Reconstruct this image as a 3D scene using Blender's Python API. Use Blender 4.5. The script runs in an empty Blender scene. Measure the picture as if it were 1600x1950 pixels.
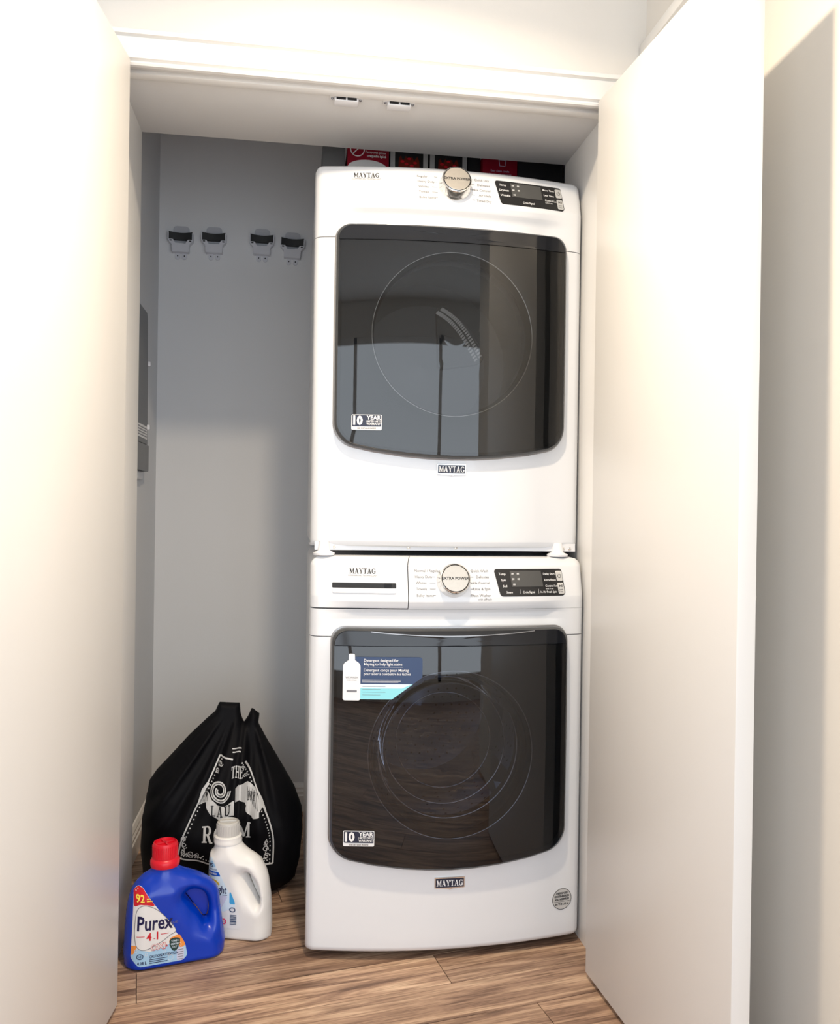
import bpy, bmesh, math, random
import numpy as np
from mathutils import Vector, Matrix

random.seed(7)
S = bpy.context.scene
C = S.collection
R = math.radians

# ------------------------------------------------------------------ camera
CAMH = 1.0855
cam = bpy.data.cameras.new('camera'); camo = bpy.data.objects.new('camera', cam); C.objects.link(camo)
cam.sensor_fit = 'HORIZONTAL'; cam.sensor_width = 36.0; cam.lens = 36.0 * 1600.2 / 1600.0
cam.clip_start = 0.05
camo.matrix_world = (Matrix.Translation((0, 0, CAMH)) @ Matrix.Rotation(R(-8.5213), 4, 'Z')
                     @ Matrix.Rotation(R(90 - 0.1269), 4, 'X') @ Matrix.Rotation(R(0.8335), 4, 'Z'))
S.camera = camo

# ------------------------------------------------------------------ world, daylight, exposure
w = bpy.data.worlds.new('world'); S.world = w; w.use_nodes = True
w.node_tree.nodes['Background'].inputs[0].default_value = (0.75, 0.86, 1.0, 1)
w.node_tree.nodes['Background'].inputs[1].default_value = 1.0

def area_light(name, loc, rot, sx, sy, power, color):
    l = bpy.data.lights.new(name, 'AREA'); l.shape = 'RECTANGLE'; l.size = sx; l.size_y = sy
    l.energy = power; l.color = color
    o = bpy.data.objects.new(name, l); C.objects.link(o); o.location = loc; o.rotation_euler = rot
    return o
# daylight through the unseen end-wall window, widened to fill the door leaves
area_light('window_daylight', (0, -1.17, 1.15), (R(90), 0, 0), 4.2, 2.05, 82, (0.88, 0.94, 1.0))

VS = S.view_settings
VS.view_transform = 'Standard'; VS.look = 'None'; VS.gamma = 1.0; VS.use_curve_mapping = False
VS.exposure = -0.18

# ------------------------------------------------------------------ materials
def mat(name, col, rough=0.5, metal=0.0, spec=0.5, coat=0.0, noise=0.0, nscale=40.0, bump=0.0, bscale=300.0):
    m = bpy.data.materials.new(name); m.use_nodes = True
    nt = m.node_tree; b = nt.nodes['Principled BSDF']
    b.inputs['Base Color'].default_value = (*col, 1); b.inputs['Roughness'].default_value = rough
    b.inputs['Metallic'].default_value = metal; b.inputs['Specular IOR Level'].default_value = spec
    b.inputs['Coat Weight'].default_value = coat; b.inputs['Coat Roughness'].default_value = 0.06
    tc = nt.nodes.new('ShaderNodeTexCoord')
    if noise > 0:
        n = nt.nodes.new('ShaderNodeTexNoise'); n.inputs['Scale'].default_value = nscale; n.inputs['Detail'].default_value = 4
        nt.links.new(tc.outputs['Object'], n.inputs['Vector'])
        r = nt.nodes.new('ShaderNodeMapRange'); r.inputs['To Min'].default_value = 1 - noise; r.inputs['To Max'].default_value = 1 + noise
        nt.links.new(n.outputs['Fac'], r.inputs['Value'])
        mx = nt.nodes.new('ShaderNodeMix'); mx.data_type = 'RGBA'; mx.blend_type = 'MULTIPLY'; mx.inputs[0].default_value = 1
        mx.inputs[6].default_value = (*col, 1); nt.links.new(r.outputs[0], mx.inputs[7])
        nt.links.new(mx.outputs[2], b.inputs['Base Color'])
    if bump > 0:
        n2 = nt.nodes.new('ShaderNodeTexNoise'); n2.inputs['Scale'].default_value = bscale; n2.inputs['Detail'].default_value = 3
        nt.links.new(tc.outputs['Object'], n2.inputs['Vector'])
        bp = nt.nodes.new('ShaderNodeBump'); bp.inputs['Strength'].default_value = bump; bp.inputs['Distance'].default_value = 0.002
        nt.links.new(n2.outputs['Fac'], bp.inputs['Height']); nt.links.new(bp.outputs['Normal'], b.inputs['Normal'])
    return m

def srgb(r, g, b):
    f = lambda c: (c / 255 / 12.92) if c / 255 <= 0.04045 else ((c / 255 + 0.055) / 1.055) ** 2.4
    return (f(r), f(g), f(b))

M = {}
M['wall'] = mat('wall_paint', (0.79, 0.76, 0.71), 0.7, spec=0.3, noise=0.015, nscale=3, bump=0.08, bscale=160)
M['closet'] = mat('closet_paint', (0.72, 0.73, 0.745), 0.75, spec=0.25, noise=0.015, nscale=3, bump=0.08, bscale=160)
M['trim'] = mat('trim_paint', (0.84, 0.83, 0.81), 0.35, spec=0.45, noise=0.01, nscale=5)
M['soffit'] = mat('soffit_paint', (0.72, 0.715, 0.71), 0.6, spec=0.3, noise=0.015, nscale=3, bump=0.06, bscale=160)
M['door'] = mat('door_paint', (0.775, 0.765, 0.745), 0.38, spec=0.4, noise=0.01, nscale=2, bump=0.03, bscale=60)
M['ceil'] = mat('ceiling_paint', (0.82, 0.81, 0.79), 0.8, spec=0.2, noise=0.01)
M['enamel'] = mat('white_enamel', (0.72, 0.735, 0.76), 0.22, spec=0.5, coat=0.4, noise=0.004)
M['cabsteel'] = mat('cabinet_steel', (0.72, 0.73, 0.75), 0.3, spec=0.5, noise=0.004)
M['whiteplastic'] = mat('white_plastic', (0.80, 0.80, 0.82), 0.35, noise=0.005)
M['chrome'] = mat('chrome', (0.80, 0.79, 0.77), 0.12, metal=1, noise=0.01)
M['brushed'] = mat('brushed_metal', (0.66, 0.63, 0.58), 0.32, metal=0.85, noise=0.06, nscale=200)
M['darkrim'] = mat('dark_rim', (0.055, 0.057, 0.06), 0.25, noise=0.03)
M['greyrim'] = mat('grey_rim', (0.30, 0.30, 0.31), 0.22, metal=0.6, noise=0.02)
M['black'] = mat('black_gloss', (0.008, 0.009, 0.012), 0.08, spec=0.5, noise=0.05)
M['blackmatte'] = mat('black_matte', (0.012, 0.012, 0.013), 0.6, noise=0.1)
M['bezel'] = mat('bezel_black', (0.010, 0.011, 0.014), 0.35, noise=0.05)
M['gasket'] = mat('grey_gasket', (0.035, 0.037, 0.04), 0.5, noise=0.05)
M['drum'] = mat('drum_steel', (0.42, 0.43, 0.45), 0.28, metal=0.7, noise=0.08, nscale=60)
M['dryerdrum'] = mat('dryer_drum_grey', (0.33, 0.34, 0.35), 0.45, metal=0.2, noise=0.05, nscale=30)
M['panelgrey'] = mat('display_black', (0.016, 0.016, 0.017), 0.25, noise=0.03)
M['lcd'] = mat('lcd_grey', (0.075, 0.075, 0.073), 0.25, noise=0.03)
M['silverbtn'] = mat('silver_button', (0.62, 0.62, 0.61), 0.3, metal=0.3, noise=0.02)
M['ink'] = mat('black_ink', (0.012, 0.012, 0.014), 0.5, noise=0.02)
M['inkgrey'] = mat('grey_ink', (0.20, 0.20, 0.20), 0.5, noise=0.02)
M['white'] = mat('white_ink', (0.82, 0.82, 0.82), 0.5, noise=0.01)
M['navyink'] = mat('navy_ink', (0.012, 0.016, 0.04), 0.4, noise=0.02)
M['blueplastic'] = mat('blue_plastic', srgb(0, 56, 182), 0.24, spec=0.5, noise=0.03, nscale=8)
M['redplastic'] = mat('red_plastic', srgb(214, 16, 40), 0.35, noise=0.04, nscale=20)
M['bottlewhite'] = mat('bottle_white', (0.80, 0.79, 0.77), 0.35, noise=0.01)
M['capclear'] = mat('clear_cap', (0.55, 0.54, 0.52), 0.3, noise=0.05, nscale=60)
M['fabric'] = mat('black_nylon', (0.004, 0.004, 0.0055), 0.6, spec=0.12, noise=0.1, nscale=300, bump=0.15, bscale=900)
M['print'] = mat('bag_print', (0.62, 0.62, 0.62), 0.6, noise=0.08, nscale=120)
M['hookgrey'] = mat('clear_grey_plastic', (0.64, 0.65, 0.70), 0.25, noise=0.03)
M['hookclear'] = mat('clear_strip_plastic', (0.52, 0.53, 0.57), 0.2, noise=0.03)
M['rubber'] = mat('black_rubber', (0.015, 0.016, 0.017), 0.5, noise=0.1)
M['boxgrey'] = mat('grey_box', (0.16, 0.165, 0.17), 0.45, noise=0.04)
M['labelwhite'] = mat('label_white', (0.78, 0.78, 0.78), 0.5, noise=0.02)
M['labelpaper'] = mat('label_paper', (0.80, 0.80, 0.80), 0.4, noise=0.01)
for nm, c in dict(l_red=(205, 22, 40), l_yellow=(245, 225, 90), l_navy=(18, 16, 70), l_orange=(240, 150, 70), l_sky=(165, 205, 235),
                  l_green=(30, 62, 58), l_blue=(25, 85, 190), l_cyan=(70, 165, 220), l_gold=(215, 175, 50), l_lav=(205, 208, 232),
                  l_pink=(225, 60, 110), l_grey=(120, 120, 125), l_teal=(140, 215, 225), l_mid=(40, 62, 100), l_maroon=(150, 14, 40),
                  l_choc=(110, 30, 14), l_pale=(215, 232, 245)).items():
    M[nm] = mat(nm, srgb(*c), 0.4, noise=0.02)

def glass_mat(name, tint, ior=1.6):
    m = bpy.data.materials.new(name); m.use_nodes = True; nt = m.node_tree
    for n in list(nt.nodes): nt.nodes.remove(n)
    out = nt.nodes.new('ShaderNodeOutputMaterial'); mix = nt.nodes.new('ShaderNodeMixShader')
    tr = nt.nodes.new('ShaderNodeBsdfTransparent'); gl = nt.nodes.new('ShaderNodeBsdfGlossy'); fr = nt.nodes.new('ShaderNodeFresnel')
    tr.inputs[0].default_value = (*tint, 1); gl.inputs['Roughness'].default_value = 0.015
    gl.inputs[0].default_value = (1, 1, 1, 1)
    fr.inputs[0].default_value = ior
    nt.links.new(fr.outputs[0], mix.inputs[0]); nt.links.new(tr.outputs[0], mix.inputs[1]); nt.links.new(gl.outputs[0], mix.inputs[2])
    nt.links.new(mix.outputs[0], out.inputs[0])
    return m
M['glass_dryer'] = glass_mat('smoked_glass_dryer', (0.42, 0.42, 0.42))
M['glass_washer'] = glass_mat('smoked_glass_washer', (0.30, 0.32, 0.37))
M['bowl'] = glass_mat('door_bowl_glass', (0.66, 0.68, 0.72), 1.12)

def wood():
    m = bpy.data.materials.new('wood_laminate'); m.use_nodes = True; nt = m.node_tree; b = nt.nodes['Principled BSDF']
    N = nt.nodes.new; L = nt.links.new
    tc = N('ShaderNodeTexCoord'); oi = N('ShaderNodeObjectInfo')
    off = N('ShaderNodeVectorMath'); off.operation = 'ADD'
    sc = N('ShaderNodeVectorMath'); sc.operation = 'SCALE'; sc.inputs[3].default_value = 37.0
    cmb = N('ShaderNodeCombineXYZ'); L(oi.outputs['Random'], cmb.inputs[0]); L(oi.outputs['Random'], cmb.inputs[1])
    L(cmb.outputs[0], sc.inputs[0]); L(tc.outputs['Object'], off.inputs[0]); L(sc.outputs[0], off.inputs[1])
    mp = N('ShaderNodeMapping'); mp.inputs['Scale'].default_value = (1.1, 13, 13); L(off.outputs[0], mp.inputs[0])
    n1 = N('ShaderNodeTexNoise'); n1.inputs['Scale'].default_value = 2.2; n1.inputs['Detail'].default_value = 9; n1.inputs['Roughness'].default_value = 0.62
    n1.inputs['Distortion'].default_value = 0.9
    L(mp.outputs[0], n1.inputs['Vector'])
    mp2 = N('ShaderNodeMapping'); mp2.inputs['Scale'].default_value = (9, 210, 210); L(off.outputs[0], mp2.inputs[0])
    n2 = N('ShaderNodeTexNoise'); n2.inputs['Scale'].default_value = 1.0; n2.inputs['Detail'].default_value = 5; L(mp2.outputs[0], n2.inputs['Vector'])
    cr = N('ShaderNodeValToRGB'); e = cr.color_ramp.elements
    e[0].position = 0.30; e[0].color = (*srgb(104, 80, 66), 1); e[1].position = 0.66; e[1].color = (*srgb(214, 184, 156), 1)
    k = e.new(0.42); k.color = (*srgb(150, 120, 100), 1); k = e.new(0.52); k.color = (*srgb(184, 152, 127), 1)
    L(n1.outputs['Fac'], cr.inputs[0])
    cr2 = N('ShaderNodeValToRGB'); f = cr2.color_ramp.elements
    f[0].position = 0.33; f[0].color = (0.40, 0.36, 0.33, 1); f[1].position = 0.55; f[1].color = (1, 1, 1, 1)
    L(n2.outputs['Fac'], cr2.inputs[0])
    mx = N('ShaderNodeMix'); mx.data_type = 'RGBA'; mx.blend_type = 'MULTIPLY'; mx.inputs[0].default_value = 0.8
    L(cr.outputs[0], mx.inputs[6]); L(cr2.outputs[0], mx.inputs[7])
    mr = N('ShaderNodeMapRange'); mr.inputs['To Min'].default_value = 0.86; mr.inputs['To Max'].default_value = 1.12; L(oi.outputs['Random'], mr.inputs['Value'])
    mx2 = N('ShaderNodeMix'); mx2.data_type = 'RGBA'; mx2.blend_type = 'MULTIPLY'; mx2.inputs[0].default_value = 1
    L(mx.outputs[2], mx2.inputs[6]); L(mr.outputs[0], mx2.inputs[7])
    L(mx2.outputs[2], b.inputs['Base Color'])
    b.inputs['Roughness'].default_value = 0.48; b.inputs['Specular IOR Level'].default_value = 0.35
    bp = N('ShaderNodeBump'); bp.inputs['Strength'].default_value = 0.15; bp.inputs['Distance'].default_value = 0.001
    L(n2.outputs['Fac'], bp.inputs['Height']); L(bp.outputs[0], b.inputs['Normal'])
    return m
M['wood'] = wood()

# ------------------------------------------------------------------ helpers
def mobj(name, verts, faces, m, parent=None, smooth=None):
    me = bpy.data.meshes.new(name); me.from_pydata([tuple(map(float, v)) for v in verts], [], [tuple(f) for f in faces]); me.update()
    return link(name, me, m, parent, smooth)

def link(name, me, m, parent=None, smooth=None):
    if smooth is not None:
        me.shade_smooth()
        if smooth < 180: me.set_sharp_from_angle(angle=R(smooth))
    o = bpy.data.objects.new(name, me); C.objects.link(o)
    if m: me.materials.clear(); me.materials.append(M[m])
    o.parent = parent
    return o

def bmobj(name, bm, m, parent=None, smooth=None):
    bmesh.ops.recalc_face_normals(bm, faces=bm.faces[:])
    me = bpy.data.meshes.new(name); bm.to_mesh(me); bm.free()
    return link(name, me, m, parent, smooth)

def bbox(bm, x0, x1, y0, y1, z0, z1, bev=0.0, seg=2):
    r = bmesh.ops.create_cube(bm, size=1)
    vs = r['verts']
    for v in vs:
        v.co = Vector(((x0 + x1) / 2 + v.co.x * (x1 - x0), (y0 + y1) / 2 + v.co.y * (y1 - y0), (z0 + z1) / 2 + v.co.z * (z1 - z0)))
    if bev > 0:
        es = list({e for v in vs for e in v.link_edges})
        bmesh.ops.bevel(bm, geom=es, offset=bev, segments=seg, affect='EDGES', profile=0.5)

def box(name, x0, x1, y0, y1, z0, z1, m, parent=None, bev=0.0, seg=2):
    bm = bmesh.new(); bbox(bm, x0, x1, y0, y1, z0, z1, bev, seg)
    return bmobj(name, bm, m, parent, 40 if bev > 0 else None)

def thing(name, loc, rotz=0.0, label=None, cat=None, group=None):
    o = bpy.data.objects.new(name, None); C.objects.link(o); o.location = loc; o.rotation_euler = (0, 0, rotz)
    o.empty_display_size = 0.05
    tag(o, label, cat, group); return o

def tag(o, label=None, cat=None, group=None, kind=None):
    if label: o['label'] = label
    if cat: o['category'] = cat
    if group: o['group'] = group
    if kind: o['kind'] = kind
    return o

def copy_tree(o, parent=None):
    c = o.copy(); C.objects.link(c); c.parent = parent
    for ch in [x for x in bpy.data.objects if x.parent == o]:
        copy_tree(ch, c)
    return c

def lathe(name, prof, m, parent=None, seg=40, axis='Z', smooth=35, sx=1.0):
    """prof: list of (r, h); revolve about local axis"""
    verts = []; faces = []
    n = len(prof)
    for i in range(seg):
        a = 2 * math.pi * i / seg
        for r, h in prof:
            if axis == 'Z': verts.append((r * math.cos(a), r * math.sin(a), h))
            else: verts.append((r * math.cos(a), -h, r * math.sin(a)))
    for i in range(seg):
        j = (i + 1) % seg
        for k in range(n - 1):
            faces.append((i * n + k, j * n + k, j * n + k + 1, i * n + k + 1))
    bm = bmesh.new(); vv = [bm.verts.new(v) for v in verts]
    for f in faces:
        try: bm.faces.new([vv[i] for i in f])
        except ValueError: pass
    bmesh.ops.remove_doubles(bm, verts=bm.verts[:], dist=1e-6)
    return bmobj(name, bm, m, parent, smooth)

def torus(name, Rr, r, m, parent=None, seg=72, ms=8, y=0.0, x=0.0, z=0.0, squash=1.0):
    verts = []; faces = []
    for i in range(seg):
        a = 2 * math.pi * i / seg
        for k in range(ms):
            b = 2 * math.pi * k / ms
            q = Rr + r * math.cos(b)
            verts.append((x + q * math.cos(a), y + r * math.sin(b) * squash, z + q * math.sin(a)))
    for i in range(seg):
        for k in range(ms):
            faces.append((i * ms + k, ((i + 1) % seg) * ms + k, ((i + 1) % seg) * ms + (k + 1) % ms, i * ms + (k + 1) % ms))
    return mobj(name, verts, faces, m, parent, 180)

def fillet(poly, rads, n=7):
    out = []
    N = len(poly)
    for i in range(N):
        p = Vector(poly[i]); r = rads[i] if isinstance(rads, (list, tuple)) else rads
        if r <= 0: out.append((p.x, p.y)); continue
        a = (Vector(poly[i - 1]) - p); b = (Vector(poly[(i + 1) % N]) - p)
        la, lb = a.length, b.length; a /= la; b /= lb
        ang = a.angle(b); t = min(r / math.tan(ang / 2), la * 0.49, lb * 0.49); rr = t * math.tan(ang / 2)
        c = p + (a + b).normalized() * (rr / math.sin(ang / 2))
        s = p + a * t - c; e = p + b * t - c
        for k in range(n + 1):
            f = k / n
            d = s.lerp(e, f); 
            # slerp
            om = s.angle(e)
            d = (s * math.sin((1 - f) * om) + e * math.sin(f * om)) / math.sin(om) if om > 1e-4 else d
            out.append((c.x + d.x, c.y + d.y))
    return out

def resample(poly, step):
    out = []
    N = len(poly)
    for i in range(N):
        a = Vector(poly[i]); b = Vector(poly[(i + 1) % N]); L = (b - a).length
        k = max(1, int(math.ceil(L / step)))
        for j in range(k): q = a.lerp(b, j / k); out.append((q.x, q.y))
    return out

def plate(name, outline, m, parent, fn, thick, rings=6, lip=0.0, step=0.03, centre=None, smooth=35, back=False):
    """filled outline in (x,z) mapped to y = fn(x,z); skirt goes back by thick; lip rounds the rim"""
    o = resample(outline, step); n = len(o)
    cx, cz = centre or (sum(p[0] for p in o) / n, sum(p[1] for p in o) / n)
    verts = []; faces = []
    # skirt back ring
    for x, z in o: verts.append((x, fn(x, z) + thick, z))
    sc = [1.0] + ([] if lip <= 0 else [])
    for k in range(rings):
        s = 1 - k / rings
        for x, z in o:
            X = cx + (x - cx) * s; Z = cz + (z - cz) * s
            verts.append((X, fn(X, Z) + (lip if k == 0 else 0), Z))
        if k == 0 and lip > 0:
            for x, z in o:
                dx, dz = x - cx, z - cz; L = math.hypot(dx, dz); q = 1 - lip * 1.2 / L
                X = cx + dx * q; Z = cz + dz * q
                verts.append((X, fn(X, Z), Z))
    nr = len(verts) // n
    for k in range(nr - 1):
        for i in range(n):
            j = (i + 1) % n
            faces.append((k * n + i, k * n + j, (k + 1) * n + j, (k + 1) * n + i))
    verts.append((cx, fn(cx, cz), cz)); ci = len(verts) - 1
    for i in range(n): faces.append(((nr - 1) * n + i, (nr - 1) * n + (i + 1) % n, ci))
    if back:
        faces.append(tuple(range(n)))
    return mobj(name, verts, faces, m, parent, smooth)

def extrude_poly(name, poly, y0, y1, m, parent=None, bev=0.0, smooth=None):
    bm = bmesh.new()
    f = bm.faces.new([bm.verts.new((x, y0, z)) for x, z in poly])
    r = bmesh.ops.extrude_face_region(bm, geom=[f])
    for v in r['geom']:
        if isinstance(v, bmesh.types.BMVert): v.co.y = y1
    if bev > 0:
        bmesh.ops.bevel(bm, geom=[e for e in bm.edges], offset=bev, segments=2, affect='EDGES')
    return bmobj(name, bm, m, parent, smooth)

# ---- lettering
_tc = {}
def text2d(s, size=1.0, align='LEFT', bold=0.0, xs=1.0, shear=0.0, res=2):
    key = (s, bold, res)
    if key not in _tc:
        cu = bpy.data.curves.new('t', 'FONT'); cu.body = s; cu.size = 1.0; cu.resolution_u = res; cu.offset = bold
        ob = bpy.data.objects.new('t', cu); C.objects.link(ob)
        bpy.context.view_layer.update()
        dg = bpy.context.evaluated_depsgraph_get()
        me = bpy.data.meshes.new_from_object(ob.evaluated_get(dg))
        V = [(v.co.x, v.co.y) for v in me.vertices]; F = [tuple(p.vertices) for p in me.polygons]
        bpy.data.objects.remove(ob); bpy.data.curves.remove(cu); bpy.data.meshes.remove(me)
        _tc[key] = (V, F)
    V, F = _tc[key]
    x0 = min(v[0] for v in V); x1 = max(v[0] for v in V)
    a = {'LEFT': x0, 'CENTER': (x0 + x1) / 2, 'RIGHT': x1}[align]
    return [((v[0] - a) * size * xs + shear * v[1] * size, v[1] * size) for v in V], F

# slab-serif capitals, unit height, as overlapping strokes
def _q(x0, z0, x1, z1, wd):  # slanted stroke with horizontal ends
    return [(x0 - wd / 2, z0), (x0 + wd / 2, z0), (x1 + wd / 2, z1), (x1 - wd / 2, z1)]
def _r(x0, z0, x1, z1): return [(x0, z0), (x1, z0), (x1, z1), (x0, z1)]
def _arc(cx, cz, rx, rz, a0, a1, wx, wz, n=14):
    out = []
    for i in range(n):
        t0 = R(a0 + (a1 - a0) * i / n); t1 = R(a0 + (a1 - a0) * (i + 1) / n)
        f = lambda t, k: (cx + (rx - k * wx) * math.cos(t), cz + (rz - k * wz) * math.sin(t))
        out.append([f(t0, 0), f(t1, 0), f(t1, 1), f(t0, 1)])
    return out
SL = {
 'M': (1.15, [_r(.12, 0, .24, 1), _r(.86, 0, 1.06, 1), _q(.2, 1, .56, .12, .22), _q(.92, 1, .56, .12, .12), _r(0, 0, .36, .08), _r(.74, 0, 1.15, .08), _r(0, .92, .24, 1), _r(.9, .92, 1.15, 1)]),
 'A': (1.0, [_q(.16, 0, .48, 1, .11), _q(.80, 0, .50, 1, .24), _r(.22, .28, .74, .36), _r(0, 0, .32, .08), _r(.58, 0, 1.0, .08)]),
 'Y': (.95, [_r(.38, 0, .60, .48), _q(.46, .42, .16, 1, .22), _q(.50, .42, .80, 1, .11), _r(.24, 0, .74, .08), _r(0, .92, .36, 1), _r(.62, .92, .95, 1)]),
 'T': (.9, [_r(.34, 0, .56, 1), _r(.2, 0, .7, .08), _r(.02, .9, .88, 1), _r(.02, .7, .09, 1), _r(.81, .7, .88, 1)]),
 'G': (.98, _arc(.5, .5, .48, .51, 40, 330, .22, .09) + [_r(.70, .04, .92, .44), _r(.56, .38, .98, .46), _r(.80, .66, .87, .98)]),
 'R': (1.0, [_r(.12, 0, .34, 1), _r(0, 0, .46, .09), _r(0, .91, .5, 1), _r(.34, .44, .5, .53)] + _arc(.5, .72, .34, .28, -90, 90, .22, .09) + [_q(.82, 0, .5, .5, .24), _r(.7, 0, 1.0, .09)]),
 'O': (1.0, _arc(.5, .5, .49, .51, 0, 360, .24, .10, 24)),
 'L': (.85, [_r(.12, 0, .32, 1), _r(0, 0, .8, .09), _r(0, .91, .46, 1), _r(.72, 0, .82, .32)]),
 'U': (1.0, [_r(.12, .3, .32, 1), _r(.74, .3, .86, 1), _r(0, .91, .44, 1), _r(.6, .91, 1, 1)] + _arc(.49, .32, .37, .33, 180, 360, .17, .12)),
 'D': (1.0, [_r(.12, 0, .34, 1), _r(0, 0, .5, .09), _r(0, .91, .5, 1)] + _arc(.46, .5, .5, .5, -90, 90, .22, .09)),
 'H': (1.1, [_r(.12, 0, .32, 1), _r(.78, 0, .98, 1), _r(.3, .45, .8, .54), _r(0, 0, .44, .09), _r(0, .91, .44, 1), _r(.66, 0, 1.1, .09), _r(.66, .91, 1.1, 1)]),
 'E': (.9, [_r(.12, 0, .32, 1), _r(0, 0, .82, .09), _r(0, .91, .82, 1), _r(.3, .45, .64, .54), _r(.76, 0, .84, .3), _r(.76, .7, .84, 1)]),
}
def slab2d(s, h, gap=0.06, xs=1.0, align='CENTER'):
    V = []; F = []; x = 0
    for ch in s:
        if ch == ' ': x += .4; continue
        wd, P = SL[ch]
        for p in P:
            b = len(V); V += [(x + a, c) for a, c in p]; F.append(tuple(range(b, b + len(p))))
        x += wd + gap
    tot = x - gap; a = {'CENTER': tot / 2, 'LEFT': 0}[align]
    return [((vx - a) * h * xs, vz * h) for vx, vz in V], F

def poly2d(pts): return list(pts), [tuple(range(len(pts)))]
def ribbon2d(pts, wd, closed=False):
    V = []; F = []; n = len(pts)
    for i in range(n):
        a = Vector(pts[i - 1] if (i > 0 or closed) else pts[i]); b = Vector(pts[(i + 1) % n] if (i < n - 1 or closed) else pts[i])
        d = (b - a); d = d.normalized() if d.length > 1e-9 else Vector((1, 0)); nn = Vector((-d.y, d.x))
        p = Vector(pts[i]); V += [tuple(p + nn * wd / 2), tuple(p - nn * wd / 2)]
    for i in range(n if closed else n - 1):
        j = (i + 1) % n; F.append((2 * i, 2 * i + 1, 2 * j + 1, 2 * j))
    return V, F
def rect2d(x0, z0, x1, z1, r=0.0):
    p = [(x0, z0), (x1, z0), (x1, z1), (x0, z1)]
    return poly2d(fillet(p, r, 4) if r > 0 else p)
def shift(VF, dx, dz, rot=0.0):
    c, s = math.cos(rot), math.sin(rot)
    return [(x * c - z * s + dx, x * s + z * c + dz) for x, z in VF[0]], VF[1]
def joined(items):
    V = []; F = []
    for v, f in items:
        b = len(V); V += v; F += [tuple(i + b for i in q) for q in f]
    return V, F
def clip_half(poly, ax, lim, sgn):
    out = []
    for i in range(len(poly)):
        p, q = poly[i], poly[(i + 1) % len(poly)]
        dp = (p[ax] - lim) * sgn; dq = (q[ax] - lim) * sgn
        if dp <= 0: out.append(p)
        if dp * dq < 0:
            t = dp / (dp - dq); out.append((p[0] + (q[0] - p[0]) * t, p[1] + (q[1] - p[1]) * t))
    return out
def diced(V, F, g):
    """cut large print polygons into cells so that they follow a curved surface"""
    nv = list(V); nf = []
    for f in F:
        P = [V[i] for i in f]
        x0, x1 = min(p[0] for p in P), max(p[0] for p in P); z0, z1 = min(p[1] for p in P), max(p[1] for p in P)
        if x1 - x0 <= g and z1 - z0 <= g: nf.append(f); continue
        nx, nz = int(math.ceil((x1 - x0) / g)), int(math.ceil((z1 - z0) / g))
        for i in range(nx):
            Q = clip_half(clip_half(P, 0, x0 + (x1 - x0) * (i + 1) / nx, 1), 0, x0 + (x1 - x0) * i / nx, -1) if nx > 1 else P
            if len(Q) < 3: continue
            for j in range(nz):
                T = clip_half(clip_half(Q, 1, z0 + (z1 - z0) * (j + 1) / nz, 1), 1, z0 + (z1 - z0) * j / nz, -1) if nz > 1 else Q
                if len(T) < 3: continue
                nf.append(tuple(range(len(nv), len(nv) + len(T)))); nv += T
    return nv, nf
def printed(name, items, m, parent, fn, off=0.0006):
    """flat print: 2D shapes (x,z) laid on the surface y = fn(x,z), facing -y"""
    V, F = diced(*joined(items), 0.009)
    return mobj(name, [(x, fn(x, z) - off, z) for x, z in V], F, m, parent)

# ---- inflated silhouettes (bottles, bag)
def seg_dist(P, poly):
    P = np.asarray(P, float); d = np.full(len(P), 1e9); inside = np.zeros(len(P), bool)
    n = len(poly)
    for i in range(n):
        a = np.array(poly[i], float); b = np.array(poly[(i + 1) % n], float)
        ab = b - a; L = (ab ** 2).sum()
        if L < 1e-14: continue
        t = np.clip(((P - a) @ ab) / L, 0, 1)
        q = P - (a + t[:, None] * ab); d = np.minimum(d, np.hypot(q[:, 0], q[:, 1]))
        c = ((a[1] > P[:, 1]) != (b[1] > P[:, 1]))
        with np.errstate(divide='ignore', invalid='ignore'):
            xx = (b[0] - a[0]) * (P[:, 1] - a[1]) / (b[1] - a[1]) + a[0]
        inside ^= c & (P[:, 0] < xx)
    return np.where(inside, d, -d)

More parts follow.
